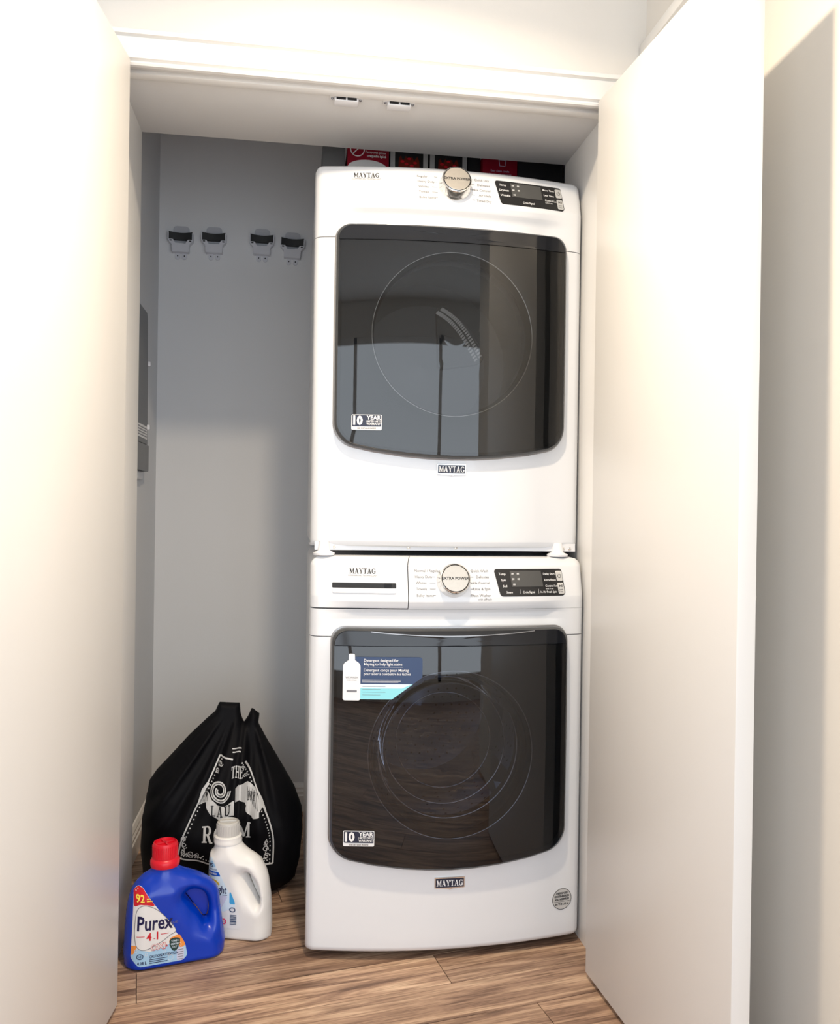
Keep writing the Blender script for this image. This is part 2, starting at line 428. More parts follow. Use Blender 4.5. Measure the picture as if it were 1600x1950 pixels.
class Inflated:
    def __init__(self, outer, holes, T, Rr, z0, z1, disp=None, rb=0.0):
        self.outer, self.holes, self.T, self.R, self.z0, self.z1, self.disp, self.rb = outer, holes, T, Rr, z0, z1, disp, rb
    def sd(self, P):
        d = seg_dist(P, self.outer)
        for h in self.holes: d = np.minimum(d, -seg_dist(P, h))
        return d
    def half(self, P, d=None):
        P = np.asarray(P, float)
        if d is None: d = self.sd(P)
        d = np.maximum(d, 0)
        T = self.T(P[:, 0], P[:, 1]); Rr = self.R(P[:, 0], P[:, 1])
        q = 1 - np.minimum(d / Rr, 1)
        t = T * np.sqrt(np.maximum(0, 1 - q * q))
        if self.rb > 0:
            k = 1 - np.clip((P[:, 1] - self.z0) / self.rb, 0, 1); t = np.maximum(0, t - self.rb * (1 - np.sqrt(np.maximum(0, 1 - k * k))) * (t > 0))
        return t
    def front(self, P):
        P = np.asarray(P, float); t = self.half(P); y = -t
        if self.disp is not None: y = y + self.disp(P[:, 0], P[:, 1]) * np.clip(t / 0.03, 0, 1)
        return y
    def cells(self, field, res):
        o = np.array(self.outer); x0, x1 = o[:, 0].min() - res, o[:, 0].max() + res
        xs = np.arange(x0, x1 + res, res); zs = np.linspace(self.z0, self.z1, max(2, int(round((self.z1 - self.z0) / res)) + 1))
        X, Z = np.meshgrid(xs, zs, indexing='ij'); P = np.stack([X.ravel(), Z.ravel()], 1); g = field(P)
        g = np.where(np.abs(g) < 1e-5, 1e-5, g)
        nz = len(zs); idx = {}; V = []; F = []
        def node(i):
            if i not in idx: idx[i] = len(V); V.append(tuple(P[i]))
            return idx[i]
        def edge(i, j):
            k = (min(i, j), max(i, j))
            if k not in idx:
                t = g[i] / (g[i] - g[j]); idx[k] = len(V); V.append(tuple(P[i] * (1 - t) + P[j] * t))
            return idx[k]
        for a in range(len(xs) - 1):
            for b in range(nz - 1):
                q = [a * nz + b, (a + 1) * nz + b, (a + 1) * nz + b + 1, a * nz + b + 1]
                s = [g[i] > 0 for i in q]
                if not any(s): continue
                if all(s): F.append(tuple(node(i) for i in q)); continue
                poly = []
                for k in range(4):
                    i, j = q[k], q[(k + 1) % 4]
                    if s[k]: poly.append(node(i))
                    if s[k] != s[(k + 1) % 4]: poly.append(edge(i, j))
                if len(poly) >= 3: F.append(tuple(poly))
        return V, F
    def solid(self, name, m, parent, res=0.003, smooth=60, flip_back=1.0):
        V, F = self.cells(self.sd, res); P = np.array(V)
        d = self.sd(P); t = self.half(P, d); yf = self.front(P); yb = t * flip_back
        n = len(V); rim = t < 6e-4
        verts = [(V[i][0], yf[i] if not rim[i] else 0.0, V[i][1]) for i in range(n)]
        bi = {}
        for i in range(n):
            if rim[i]: bi[i] = i
            else: bi[i] = len(verts); verts.append((V[i][0], yb[i], V[i][1]))
        faces = list(F) + [tuple(bi[i] for i in reversed(f)) for f in F]
        ec = {}
        for f in F:
            for k in range(len(f)):
                e = (f[k], f[(k + 1) % len(f)]); ek = (min(e), max(e)); ec.setdefault(ek, []).append(e)
        for ek, l in ec.items():
            if len(l) == 1:
                a, b = l[0]; q = [b, a, bi[a], bi[b]]
                u = []
                for v in q:
                    if v not in u: u.append(v)
                if len(u) >= 3: faces.append(tuple(u))
        return mobj(name, verts, faces, m, parent, smooth)
    def decal(self, name, outline, m, parent, off=0.0006, res=0.004):
        f = lambda P: np.minimum(seg_dist(P, outline), self.sd(P) - 0.001)
        V, F = self.cells(f, res); P = np.array(V); y = self.front(P) - off
        return mobj(name, [(P[i][0], y[i], P[i][1]) for i in range(len(V))], F, m, parent, 180)
    def print(self, name, items, m, parent, off=0.0012):
        V, F = diced(*joined(items), 0.006); P = np.array(V); y = self.front(P) - off
        return mobj(name, [(P[i][0], y[i], P[i][1]) for i in range(len(V))], F, m, parent)

def spline(pts, n=8, closed=True):
    out = []; N = len(pts)
    for i in range(N if closed else N - 1):
        p0, p1, p2, p3 = [Vector(pts[(i + k) % N] if closed else pts[min(max(i + k, 0), N - 1)]) for k in (-1, 0, 1, 2)]
        for k in range(n):
            t = k / n
            q = 0.5 * ((2 * p1) + (-p0 + p2) * t + (2 * p0 - 5 * p1 + 4 * p2 - p3) * t * t + (-p0 + 3 * p1 - 3 * p2 + p3) * t ** 3)
            out.append((q.x, q.y))
    if not closed: out.append(tuple(pts[-1]))
    return out

# ================================================================== THE SETTING
YW = 1.90            # wall face
JL, JR = -0.4027, 0.733
SZ = 2.0526          # head jamb underside
YS = 2.258           # back of the head / jamb
CL, CR, CB = -0.4812, 0.812, 3.05
HL, HR, HB = -1.35, 0.90, -1.05
RL, RR, RY = -2.3, 2.3, 0.55   # unseen room behind the camera, widened so window light reaches the door leaves
CZ = 2.44

def struct(o, label, cat): return tag(o, label, cat, kind='structure')

# floor
fl = struct(box('floor', RL - .1, RR + .1, -1.3, 3.25, -0.05, -0.006, 'blackmatte'), 'brown wood-look laminate plank floor', 'floor')
PW, PL, ANG = 0.128, 1.22, R(10)
plank_meshes = {}
ca, sa = math.cos(ANG), math.sin(ANG)
def clip_poly(poly, a, b, c):
    out = []
    for i in range(len(poly)):
        p, q = poly[i], poly[(i + 1) % len(poly)]
        dp = a * p[0] + b * p[1] - c; dq = a * q[0] + b * q[1] - c
        if dp <= 0: out.append(p)
        if dp * dq < 0: t = dp / (dp - dq); out.append((p[0] + (q[0] - p[0]) * t, p[1] + (q[1] - p[1]) * t))
    return out
for row in range(-40, 40):
    v0 = row * PW
    shift_u = (row * 0.437) % 1.0 * PL
    for k in range(-4, 5):
        u0 = k * PL + shift_u
        g = 0.0009
        quad = [(u0 + g, v0 + g), (u0 + PL - g, v0 + g), (u0 + PL - g, v0 + PW - g), (u0 + g, v0 + PW - g)]
        # origin of the rows: an end joint seen at (0.373, 1.894)
        wq = [(0.373 + u * ca - v * sa, 1.894 + u * sa + v * ca) for u, v in quad]
        wq = clip_poly(wq, 1, 0, RR); wq = clip_poly(wq, -1, 0, -RL) if wq else wq
        wq = clip_poly(wq, 0, -1, -HB + 0.02) if wq else wq; wq = clip_poly(wq, 0, 1, CB + 0.02) if wq else wq
        if len(wq) < 3 or max(abs(p[0]) for p in wq) > 1.3 and max(p[1] for p in wq) > RY + .4 and min(abs(p[0]) for p in wq) > 1.0: continue
        cx = sum(p[0] for p in wq) / len(wq); cy = sum(p[1] for p in wq) / len(wq)
        # local, unrotated frame so the grain runs along the plank
        lp = [((x - cx) * ca + (y - cy) * sa, -(x - cx) * sa + (y - cy) * ca) for x, y in wq]
        bm = bmesh.new(); f = bm.faces.new([bm.verts.new((x, y, 0)) for x, y in lp])
        f.normal_update()
        if f.normal.z < 0: f.normal_flip()
        r = bmesh.ops.inset_region(bm, faces=[f], thickness=0.0012, depth=0)
        for v in bm.verts:
            if not any(ff is f for ff in v.link_faces): v.co.z = -0.0012
        # skirt
        be = [e for e in bm.edges if e.is_boundary]
        r = bmesh.ops.extrude_edge_only(bm, edges=be)
        for v in r['geom']:
            if isinstance(v, bmesh.types.BMVert): v.co.z = -0.006
        me = bpy.data.meshes.new('plank'); bm.to_mesh(me); bm.free()
        o = link('plank', me, 'wood', fl); o.location = (cx, cy, 0); o.rotation_euler = (0, 0, ANG)

# front wall over and beside the opening: one thick mesh
bm = bmesh.new()
bbox(bm, HL, JL - 0.012, YW, YS, 0, CZ); bbox(bm, JR + 0.012, HR + 0.1, YW, YS, 0, CZ); bbox(bm, JL - 0.012, JR + 0.012, YW, YS, SZ + 0.012, CZ)
struct(bmobj('wall_front', bm, 'wall'), 'cream painted wall above the closet opening', 'wall')
# jamb lining (head and two sides)
struct(box('trim_1', JL - 0.012, JR + 0.012, YW - 0.004, YS + 0.002, SZ, SZ + 0.012, 'soffit', bev=0.001), 'wide painted underside of the closet opening head', 'trim')
struct(box('trim_2', JL - 0.012, JL, YW - 0.004, YS + 0.002, 0, SZ + 0.006, 'trim', bev=0.001), 'white side lining of the closet opening beside the grey wall box', 'trim')
struct(box('trim_3', JR, JR + 0.012, YW - 0.004, YS + 0.002, 0, SZ + 0.006, 'trim', bev=0.001), 'white side lining of the closet opening beside the dryer', 'trim')
# door stop across the head
struct(box('trim_4', JL, JR, 1.938, 1.965, SZ - 0.009, SZ + 0.001, 'trim', bev=0.002), 'thin white stop strip across the closet opening head', 'trim')
# casing profile (z offset from inner edge, y)
prof = [(0, 0.0), (0, -0.010), (0.004, -0.013), (0.0065, -0.013), (0.0085, -0.007), (0.011, -0.007), (0.013, -0.016), (0.0165, -0.016), (0.018, -0.010),
        (0.024, -0.013), (0.040, -0.0155), (0.054, -0.021), (0.0565, -0.0135), (0.0590, -0.0135), (0.061, -0.0235), (0.070, -0.0235), (0.073, -0.021), (0.073, 0.0)]
def casing(name, p0, p1, outdir, m0, m1, label):
    """extrude prof from p0 to p1 (x,z inner edge points); outdir unit (x,z); m0/m1 mitre shift along the run per unit width"""
    d = Vector((p1[0] - p0[0], p1[1] - p0[1])).normalized(); o = Vector(outdir); V = []; F = []
    for (p, mt) in ((p0, m0), (p1, m1)):
        for wd, y in prof:
            q = Vector(p) + o * wd + d * (mt * wd); V.append((q.x, YW + y, q.y))
    n = len(prof)
    for i in range(n - 1): F.append((i, i + 1, n + i + 1, n + i))
    F.append(tuple(range(n - 1, -1, -1))); F.append(tuple(range(n, 2 * n)))
    bm = bmesh.new(); vs = [bm.verts.new(v) for v in V]
    for f in F: bm.faces.new([vs[i] for i in f])
    return struct(bmobj(name, bm, 'trim', None, 25), label, 'trim')
CI = 2.038
casing('trim_5', (JL - .004, CI), (JR + .004, CI), (0, 1), -1, 1, 'stepped white head casing above the closet opening')
casing('trim_6', (JL - .004, 0), (JL - .004, CI), (-1, 0), 0, 1, 'stepped white side casing behind the closet door beside the bottles')
casing('trim_7', (JR + .004, 0), (JR + .004, CI), (1, 0), 0, 1, 'stepped white side casing behind the closet door with the round knob')

# closet inside
struct(box('wall_back', CL - 0.1, CR + 0.1, CB, CB + 0.1, 0, CZ, 'closet'), 'plain grey closet back wall with four clear hooks', 'wall')
struct(box('wall_left', CL - 0.1, CL, YS, CB + 0.05, 0, CZ, 'closet'), 'narrow grey closet side wall carrying the grey box', 'wall')
struct(box('wall_right', CR, CR + 0.1, YS, CB + 0.05, 0, CZ, 'closet'), 'grey closet side wall hidden behind the stacked machines', 'wall')
def baseboard(name, x0, y0, x1, y1, inx, iny, label, h=0.10):
    """profile extruded along a run; (inx,iny) points into the room"""
    pr = [(0.0, 0), (0.014, 0), (0.014, h * .55), (0.011, h * .60), (0.012, h * .70), (0.008, h * .78), (0.009, h * .84), (0.004, h * .97), (0.0, h)]
    V = [(x + inx * t, y + iny * t, z) for (x, y) in ((x0, y0), (x1, y1)) for t, z in pr]; n = len(pr)
    F = [(i, i + 1, n + i + 1, n + i) for i in range(n - 1)] + [tuple(range(n)), tuple(range(n, 2 * n))]
    bm = bmesh.new(); vs = [bm.verts.new(v) for v in V]
    for f in F: bm.faces.new([vs[i] for i in f])
    return struct(bmobj(name, bm, 'trim', None, 25), label, 'baseboard')
baseboard('baseboard_back', CL, CB, CR, CB, 0, -1, 'white baseboard along the closet back wall')
baseboard('baseboard_left', CL, YS, CL, CB, 1, 0, 'white baseboard along the closet side wall behind the blue bottle')

# hall around the camera
struct(box('ceiling', RL - 0.1, RR + 0.1, HB - 0.1, CB + 0.1, CZ, CZ + 0.1, 'ceil'), 'plain white ceiling of the hall and closet', 'ceiling')
struct(box('wall_hall_left', HL - 0.1, HL, RY, YW + 0.02, 0, CZ, 'wall'), 'long side wall of the hall', 'wall')
struct(box('wall_hall_right', HR, HR + 0.1, RY, YW + 0.02, 0, CZ, 'wall'), 'plain hall wall beyond the closet door with the round knob', 'wall')
struct(box('wall_return', CR, HR, 1.66, YW, 0, CZ, 'wall'), 'short wall return at the corner past the closet casing', 'wall')
struct(box('trim_8', CR - 0.018, CR, 1.655, YW - 0.004, 2.166, 2.194, 'trim', bev=0.004), 'narrow white moulding on the short wall return', 'trim')
struct(box('wall_room_left', RL - 0.1, RL, HB, RY, 0, CZ, 'wall'), 'side wall of the room behind the hall on the bottle side', 'wall')
struct(box('wall_room_right', RR, RR + 0.1, HB, RY, 0, CZ, 'wall'), 'side wall of the room behind the hall on the washer side', 'wall')
struct(box('wall_corner_left', RL, HL - .1, RY, RY + .1, 0, CZ, 'wall'), 'wall beside the hall mouth on the bottle side', 'wall')
struct(box('wall_corner_right', HR + .1, RR, RY, RY + .1, 0, CZ, 'wall'), 'wall beside the hall mouth on the washer side', 'wall')
baseboard('baseboard_hall', HL, RY, HL, YW, 1, 0, 'white baseboard along the long hall wall', 0.12)
# end wall with the unseen window, made extra wide as fill light
WX0, WX1, WZ0, WZ1 = -2.1, 2.1, 0.15, 2.16
bm = bmesh.new()
bbox(bm, RL - .1, WX0, HB - 0.1, HB, 0, CZ); bbox(bm, WX1, RR + .1, HB - 0.1, HB, 0, CZ)
bbox(bm, WX0, WX1, HB - 0.1, HB, 0, WZ0); bbox(bm, WX0, WX1, HB - 0.1, HB, WZ1, CZ)
struct(bmobj('wall_end', bm, 'wall'), 'end wall of the hall around the window', 'wall')
bm = bmesh.new()
for a in (WX0, WX0 + 1.4, WX0 + 2.8, WX1 - .05): bbox(bm, a, a + .05, HB - 0.05, HB - 0.01, WZ0, WZ1)
for a in (WZ0, WZ1 - .05): bbox(bm, WX0 + .05, WX1 - .05, HB - 0.05, HB - 0.01, a, a + .05)
struct(bmobj('window_1', bm, 'trim'), 'unseen white framed window in the hall end wall, widened for fill light', 'window')

# doors ---------------------------------------------------------------
def leaf(name, hx, hy, ang, side, width, z0, z1, th, label):
    """flush slab; (hx,hy) = hinge corner of the face seen from the opening; side -1 left leaf, +1 right leaf"""
    root = box(name, 0, width, 0, th, z0, z1, 'door', bev=0.0015)
    root.location = (hx, hy, 0)
    # local +x runs from hinge toward the hall, local +y away from the opening
    dx, dy = side * math.sin(ang), -math.cos(ang)
    rot = math.atan2(dy, dx); root.rotation_euler = (0, 0, rot)
    if side < 0:   # thickness must go to the left (outside): local +y is to the left of travel direction
        for v in root.data.vertices: v.co.y = -v.co.y
        root.data.flip_normals()
    return struct(root, label, 'door')
dl = leaf('door_1', -0.3612, 1.8803, R(6.4), -1, 0.587, 0.012, 2.0449, 0.035, 'plain white closet door leaf swung open beside the detergent bottles')
dr = leaf('door_2', 0.6881, 1.8803, R(3.72), 1, 0.587, 0.012, 2.0449, 0.035, 'plain white closet door leaf swung open beside the washer')
for d, s in ((dl, -1), (dr, 1)):
    k = lathe('knob', [(0, -0.001), (0.009, -0.001), (0.0085, 0.012), (0.012, 0.016), (0.0155, 0.022), (0.0155, 0.027), (0.011, 0.0315), (0, 0.033)], 'chrome', d, 24, 'Y')
    k.location = (0.587 - 0.055, s * 0.035, 0.945)
    k.rotation_euler = (0, 0, R(180) if s > 0 else 0)
# recessed ceiling lamp in the hall (out of view above)
LX, LY = 0.16, 1.225
lp = thing('ceiling_lamp', (LX, LY, CZ), 0, 'round white recessed ceiling lamp in the hall', 'lamp')
lathe('trim_ring', [(0.075, 0.0), (0.105, 0.0), (0.105, -0.006), (0.10, -0.009), (0.078, -0.006), (0.075, 0.0)], 'trim', lp)
em = bpy.data.materials.new('lamp_glow'); em.use_nodes = True
em.node_tree.nodes['Principled BSDF'].inputs['Emission Color'].default_value = (1.0, 0.84, 0.64, 1)
em.node_tree.nodes['Principled BSDF'].inputs['Emission Strength'].default_value = 6.0
M['lampglow'] = em
lathe('lens', [(0.0765, -0.003), (0.05, -0.0035), (0, -0.004)], 'lampglow', lp)
pl = bpy.data.lights.new('ceiling_lamp_light', 'AREA'); pl.shape = 'DISK'; pl.size = 0.10; pl.energy = 25; pl.color = (1.0, 0.82, 0.60)
pl.spread = R(150)
po = bpy.data.objects.new('ceiling_lamp_light', pl); C.objects.link(po); po.location = (LX, LY, CZ - 0.012)

# ================================================================== WASHER AND DRYER
HWID = 0.343; BH = 0.952
def sstep(a, b, x):
    t = min(1, max(0, (x - a) / (b - a))); return t * t * (3 - 2 * t)
def xmax(b):
    r = 0.03
    if b > BH - r: return HWID - (r - math.sqrt(max(0, r * r - (b - (BH - r)) ** 2)))
    return HWID
PROF = [(0, -.012), (.004, -.006), (.012, -.001), (.03, 0), (.70, 0), (.74, -.002), (.775, -.009), (.800, -.013), (.818, -.010), (.832, .000), (.845, .005),
        (.857, .004), (.90, -.009), (.930, -.019), (.941, -.027), (.948, -.037), (.952, -.055)]
PROF_S = [(0, -.012), (.004, -.006), (.012, -.001), (.03, 0), (.78, 0), (.82, .001), (.845, .002), (.857, .002), (.90, -.010), (.930, -.019), (.941, -.027), (.948, -.037), (.952, -.055)]
def lerp_prof(P, b):
    for i in range(len(P) - 1):
        if b <= P[i + 1][0]:
            t = (b - P[i][0]) / (P[i + 1][0] - P[i][0]); t = max(0, t)
            return P[i][1] + (P[i + 1][1] - P[i][1]) * t
    return P[-1][1]
def bulge(x): return -0.040 * (1 - (abs(x) / HWID) ** 2)
def FP(x, b):
    """front surface y at (x, b)"""
    y = bulge(x) - 0.004
    k = 1 - sstep(.23, .305, abs(x))
    y -= lerp_prof(PROF, b) * k + lerp_prof(PROF_S, b) * (1 - k)
    r = 0.022; e = abs(x) - (HWID - r)
    if e > 0: y += r - math.sqrt(max(0, r * r - e * e))
    # soft raised field that follows the door
    return y
def patch(bm, xa, xb, b0, b1, nx, nb, hole=None):
    """xa/xb in [-1,1] fractions of xmax"""
    # denser rows where the profile bends
    bs = sorted({b0, b1, *[p[0] for p in PROF if b0 < p[0] < b1], *[b0 + (b1 - b0) * i / nb for i in range(nb + 1)]})
    bs = [b for i, b in enumerate(bs) if i == 0 or b - bs[i - 1] > 5e-4]
    us = [xa + (xb - xa) * i / nx for i in range(nx + 1)]
    for e in (0.94, 0.955, 0.97, 0.982, 0.991, 0.997):
        for s in (-1, 1):
            if xa < s * e < xb: us.append(s * e)
    us = sorted(us)
    G = [[bm.verts.new((u * xmax(b), FP(u * xmax(b), b), b)) for b in bs] for u in us]
    for i in range(len(us) - 1):
        for j in range(len(bs) - 1):
            if hole:
                c = ((us[i] + us[i + 1]) / 2 * HWID, (bs[j] + bs[j + 1]) / 2)
                if math.hypot(c[0] - hole[0], c[1] - hole[1]) < hole[2]: continue
            bm.faces.new((G[i][j], G[i + 1][j], G[i + 1][j + 1], G[i][j + 1]))
def skirted(name, bm, m, parent, d=0.014):
    bmesh.ops.remove_doubles(bm, verts=bm.verts[:], dist=1e-5)
    be = [e for e in bm.edges if e.is_boundary]
    r = bmesh.ops.extrude_edge_only(bm, edges=be)
    for v in r['geom']:
        if isinstance(v, bmesh.types.BMVert): v.co.y += d
    return bmobj(name, bm, m, parent, 35)

def door_outline(hw, b0, b1, sag, rt, rbm):
    arc = [(hw * t, b0 + sag * t * t) for t in (-.66, -.4, -.2, 0, .2, .4, .66)]
    poly = [(-hw, b1), (-hw, b0 + sag)] + arc + [(hw, b0 + sag), (hw, b1)]
    rad = [rt, rbm] + [0] * 7 + [rbm, rt]
    return fillet(poly, rad, 9)

def appliance(name, loc, kind, label, cat):
    t = thing(name, loc, 0, label, cat)
    W_ = kind == 'washer'
    b0, b1 = (0.205, 0.782) if W_ else (0.219, 0.786)
    zc = 0.478 if W_ else 0.525
    rr = 0.202
    # cabinet shell
    co = fillet([(-.340, 0), (.340, 0), (.340, .948), (-.340, .948)], [.004, .004, .03, .03], 6)
    ci = [(x * .988, .474 + (z - .474) * .992) for x, z in co]; n = len(co)
    V = [(x, .038, z) for x, z in co] + [(x, .70, z) for x, z in co] + [(x, .038, z) for x, z in ci] + [(x, .69, z) for x, z in ci]
    F = [(i, (i + 1) % n, n + (i + 1) % n, n + i) for i in range(n)] + [(2 * n + i, 3 * n + i, 3 * n + (i + 1) % n, 2 * n + (i + 1) % n) for i in range(n)]
    F += [(i, 2 * n + i, 2 * n + (i + 1) % n, (i + 1) % n) for i in range(n)] + [tuple(range(n, 2 * n)), tuple(range(4 * n - 1, 3 * n - 1, -1))]
    mobj('cabinet', V, F, 'cabsteel', t, 35)
    # front panel, control panel
    bm = bmesh.new(); patch(bm, -1, 1, 0.0, 0.7585, 46, 50, hole=(0, zc, 0.225)); skirted('front_panel', bm, 'enamel', t, .024)
    bm = bmesh.new()
    if W_:
        patch(bm, -1, 1, 0.7605, 0.826, 46, 12); patch(bm, -0.318, 1, 0.8265, BH, 36, 24)
    else:
        patch(bm, -1, 1, 0.7605, BH, 46, 30)
    cp = skirted('control_panel', bm, 'enamel', t, .034)
    if W_:
        bm = bmesh.new(); patch(bm, -1, -0.324, 0.829, BH, 24, 24); dw = skirted('detergent_drawer', bm, 'enamel', t, .034)
        fn = lambda x, b: FP(x, b) - 0.0008
        extra = plate('drawer_slot', fillet([(-.291, .877), (-.139, .877), (-.139, .889), (-.291, .889)], .002, 3), 'panelgrey', dw, lambda x, b: FP(x, b) - .001, .002, 2)
        plate('drawer_lip', fillet([(-.290, .8655), (-.140, .8655), (-.1385, .8765), (-.2915, .8765)], .002, 3), 'whiteplastic', dw, lambda x, b: FP(x, b) - .0035 + .0, .004, 2, 0.001)
        plate('drawer_latch', fillet([(-.168, .8775), (-.150, .8775), (-.150, .8885), (-.168, .8885)], .001, 2), 'black', dw, lambda x, b: FP(x, b) - .0016, .001, 1)
    tgt = dw if W_ else cp
    # ---------- door
    ol = door_outline(.290, b0, b1, .036, .034, .075)
    dy = 0.024
    DF = lambda x, b: bulge(x) - 0.004 - dy - 0.004 * (1 - (abs(b - .49) / .3) ** 2)
    # door rim: ring between the panel and the glass
    o = resample(ol, 0.02); n = len(o); cx, cz = 0, (b0 + b1) / 2
    V = []; F = []
    def sc(p, d):
        L = math.hypot(p[0] - cx, p[1] - cz); k = (L + d) / L; return (cx + (p[0] - cx) * k, cz + (p[1] - cz) * k)
    for (d, yy) in ((0.0, .026), (0.0015, .010), (-0.001, .0035), (-.005, .0005), (-.010, .003), (-.014, .012)):
        for p in o:
            q = sc(p, d); V.append((q[0], DF(q[0], q[1]) + yy, q[1]))
    for k in range(5):
        for i in range(n): F.append((k * n + i, k * n + (i + 1) % n, (k + 1) * n + (i + 1) % n, (k + 1) * n + i))
    door = mobj('door', V, F, 'darkrim', t, 50)
    # silver edge line around the door opening
    V = []; F = []
    for (d, yy) in ((0.0045, .028), (0.0045, .0225), (0.0, .0215), (-.001, .028)):
        for p in o:
            q = sc(p, d); V.append((q[0], DF(q[0], q[1]) + yy, q[1]))
    for k in range(3):
        for i in range(n): F.append((k * n + i, k * n + (i + 1) % n, (k + 1) * n + (i + 1) % n, (k + 1) * n + i))
    mobj('door_trim', V, F, 'greyrim', door, 50)
    # glass: lower pane and the dark grip band on top
    gi = [sc(p, -.0062) for p in ol]
    bt = b1 - 0.040
    def clipb(poly, keep_low, lim):
        out = []
        for i in range(len(poly)):
            p, q = poly[i], poly[(i + 1) % len(poly)]
            dp = (p[1] - lim) * (1 if keep_low else -1); dq = (q[1] - lim) * (1 if keep_low else -1)
            if dp <= 0: out.append(p)
            if dp * dq < 0: k = dp / (dp - dq); out.append((p[0] + (q[0] - p[0]) * k, lim))
        return out
    plate('glass', clipb(gi, True, bt - .0007), 'glass_washer' if W_ else 'glass_dryer', door, DF, 0.004, 10, 0.0, 0.02)
    grip = clipb(gi, False, bt + .0007)
    plate('grip', grip, 'black', door, lambda x, b: DF(x, b) - 0.0004, 0.008, 4, 0.001, 0.02, centre=(0, b1 - .024))
    if W_:   # finger gap above the grip, bowed lip
        pts = [(-.20 + .40 * i / 24, b1 - .006 - .010 * (1 - ((i - 12) / 12) ** 2)) for i in range(25)]
        printed('grip_lip', [ribbon2d(pts, .0022)], 'greyrim', door, DF, .0012)
        pts2 = pts + [(.20, b1 - .0035), (-.20, b1 - .0035)]
        printed('grip_gap', [poly2d(pts2)], 'blackmatte', door, DF, .0009)
    # black inner bezel with round hole
    V = []; F = []; m_ = 96
    inner = resample([sc(p, -.010) for p in ol], .01)
    # by angle about (0,zc)
    import bisect
    ang = sorted(((math.atan2(p[1] - zc, p[0]), p) for p in inner), key=lambda a: a[0])
    for a, p in ang:
        V.append((p[0], DF(p[0], p[1]) + .014, p[1]))
    k = len(ang)
    for s, yy in ((1.12, .014), (1.0, .020), (.965, .045)):
        for a, p in ang:
            x, z = rr * s * math.cos(a), zc + rr * s * math.sin(a); V.append((x, DF(x, z) + yy, z))
    for q in range(3):
        for i in range(k): F.append((q * k + i, q * k + (i + 1) % k, (q + 1) * k + (i + 1) % k, (q + 1) * k + i))
    mobj('inner_bezel', V, F, 'bezel', door, 60)
    yd = DF(0, zc)
    pr_ = torus('porthole_ring', rr * 1.0, .0016, 'chrome', door, y=0, z=zc)
    for v in pr_.data.vertices: v.co.y += DF(v.co.x, v.co.z) + .018
    # drum inside the cabinet
    if W_:
        # glass bowl bulging back into the drum, moulded rings
        pr = [(rr * .93, .035), (rr * .88, .06), (rr * .80, .10), (rr * .70, .13), (rr * .45, .145), (0.0005, .15)]
        bw = lathe('glass_bowl', [(r, -h) for r, h in pr], 'bowl', door, 64, 'Y', 180); bw.location = (0, yd, zc)
        for f_, h_ in ((.86, .07), (.76, .115), (.60, .14)):
            torus('bowl_ring', rr * f_, .0016, 'chrome', door, y=yd + h_, z=zc + .004)
        torus('gasket', rr * 1.04, .022, 'gasket', t, y=yd + .085, z=zc)
        torus('gasket', rr * 0.98, .016, 'gasket', t, y=yd + .125, z=zc)
        drumc = 'drum'
    else:
        torus('gasket', rr * 1.03, .014, 'gasket', t, y=yd + .07, z=zc)
        drumc = 'dryerdrum'
    y1 = yd + .12; y2 = y1 + .42; rd = .245
    drum = lathe('drum', [(rr * .98, -y1), (rd, -y1 - .02), (rd, -y2 + .05), (rd - .05, -y2), (.06, -y2 - .0), (0.0005, -y2 + .012)], drumc, t, 64, 'Y', 40)
    drum.location = (0, 0, zc)
    if W_:
        # perforations on the drum wall and back
        Vh = []; Fh = []
        def disc(c, u, v, r):
            b = len(Vh)
            for q in range(6):
                a = q * math.pi / 3; Vh.append(tuple(c + (u * math.cos(a) + v * math.sin(a)) * r))
            Fh.append(tuple(range(b, b + 6)))
        for ia in range(40):
            a = 2 * math.pi * ia / 40
            if (ia % 14) < 2: continue
            for iy in range(9):
                c = Vector(((rd - .0015) * math.cos(a), y1 + .06 + iy * .033 + (ia % 2) * .016, (rd - .0015) * math.sin(a)))
                disc(c, Vector((0, 1, 0)), Vector((-math.sin(a), 0, math.cos(a))), .0035)
        for ir in range(2, 8):
            for ia in range(ir * 6):
                a = 2 * math.pi * ia / (ir * 6); r_ = ir * .024
                disc(Vector((r_ * math.cos(a), y2 - .004, r_ * math.sin(a))), Vector((1, 0, 0)), Vector((0, 0, 1)), .0032)
        h = mobj('perforation', Vh, Fh, 'blackmatte', drum); h['kind'] = 'stuff'
        for a in (R(80), R(200), R(320)):
            fin = mobj('drum_fin', [(.25 * math.cos(a - .16), y1 + .04, .25 * math.sin(a - .16)), (.25 * math.cos(a + .16), y1 + .04, .25 * math.sin(a + .16)), (.19 * math.cos(a), y1 + .07, .19 * math.sin(a)),
                                    (.25 * math.cos(a - .16), y2 - .05, .25 * math.sin(a - .16)), (.25 * math.cos(a + .16), y2 - .05, .25 * math.sin(a + .16)), (.19 * math.cos(a), y2 - .07, .19 * math.sin(a))],
                       [(0, 1, 2), (3, 5, 4), (0, 2, 5, 3), (1, 4, 5, 2), (0, 3, 4, 1)], 'drum', drum)
    else:
        # lint grille: dark wedge with a row of slots seen through the glass
        tri = fillet([(-.035, .075), (-.015, .085), (.072, -.01), (.088, -.045), (.080, -.06), (-.028, -.078)], [.01, .01, .02, .015, .015, .01], 4)
        g_ = extrude_poly('lint_grille', tri, yd + .075, yd + .10, 'gasket', t); g_.location.z = zc
        Vs = []; 
        items = []
        for k_ in range(26):
            f_ = k_ / 25; px, pz = -.018 + .100 * f_, .078 - .115 * f_ - .012 * math.sin(math.pi * f_) * -1.6
            for q in (0, 1):
                items.append(shift(rect2d(-.0022, -.005, .0022, .005), px - .004 - q * .011, pz - .004 - q * .009, R(-45)))
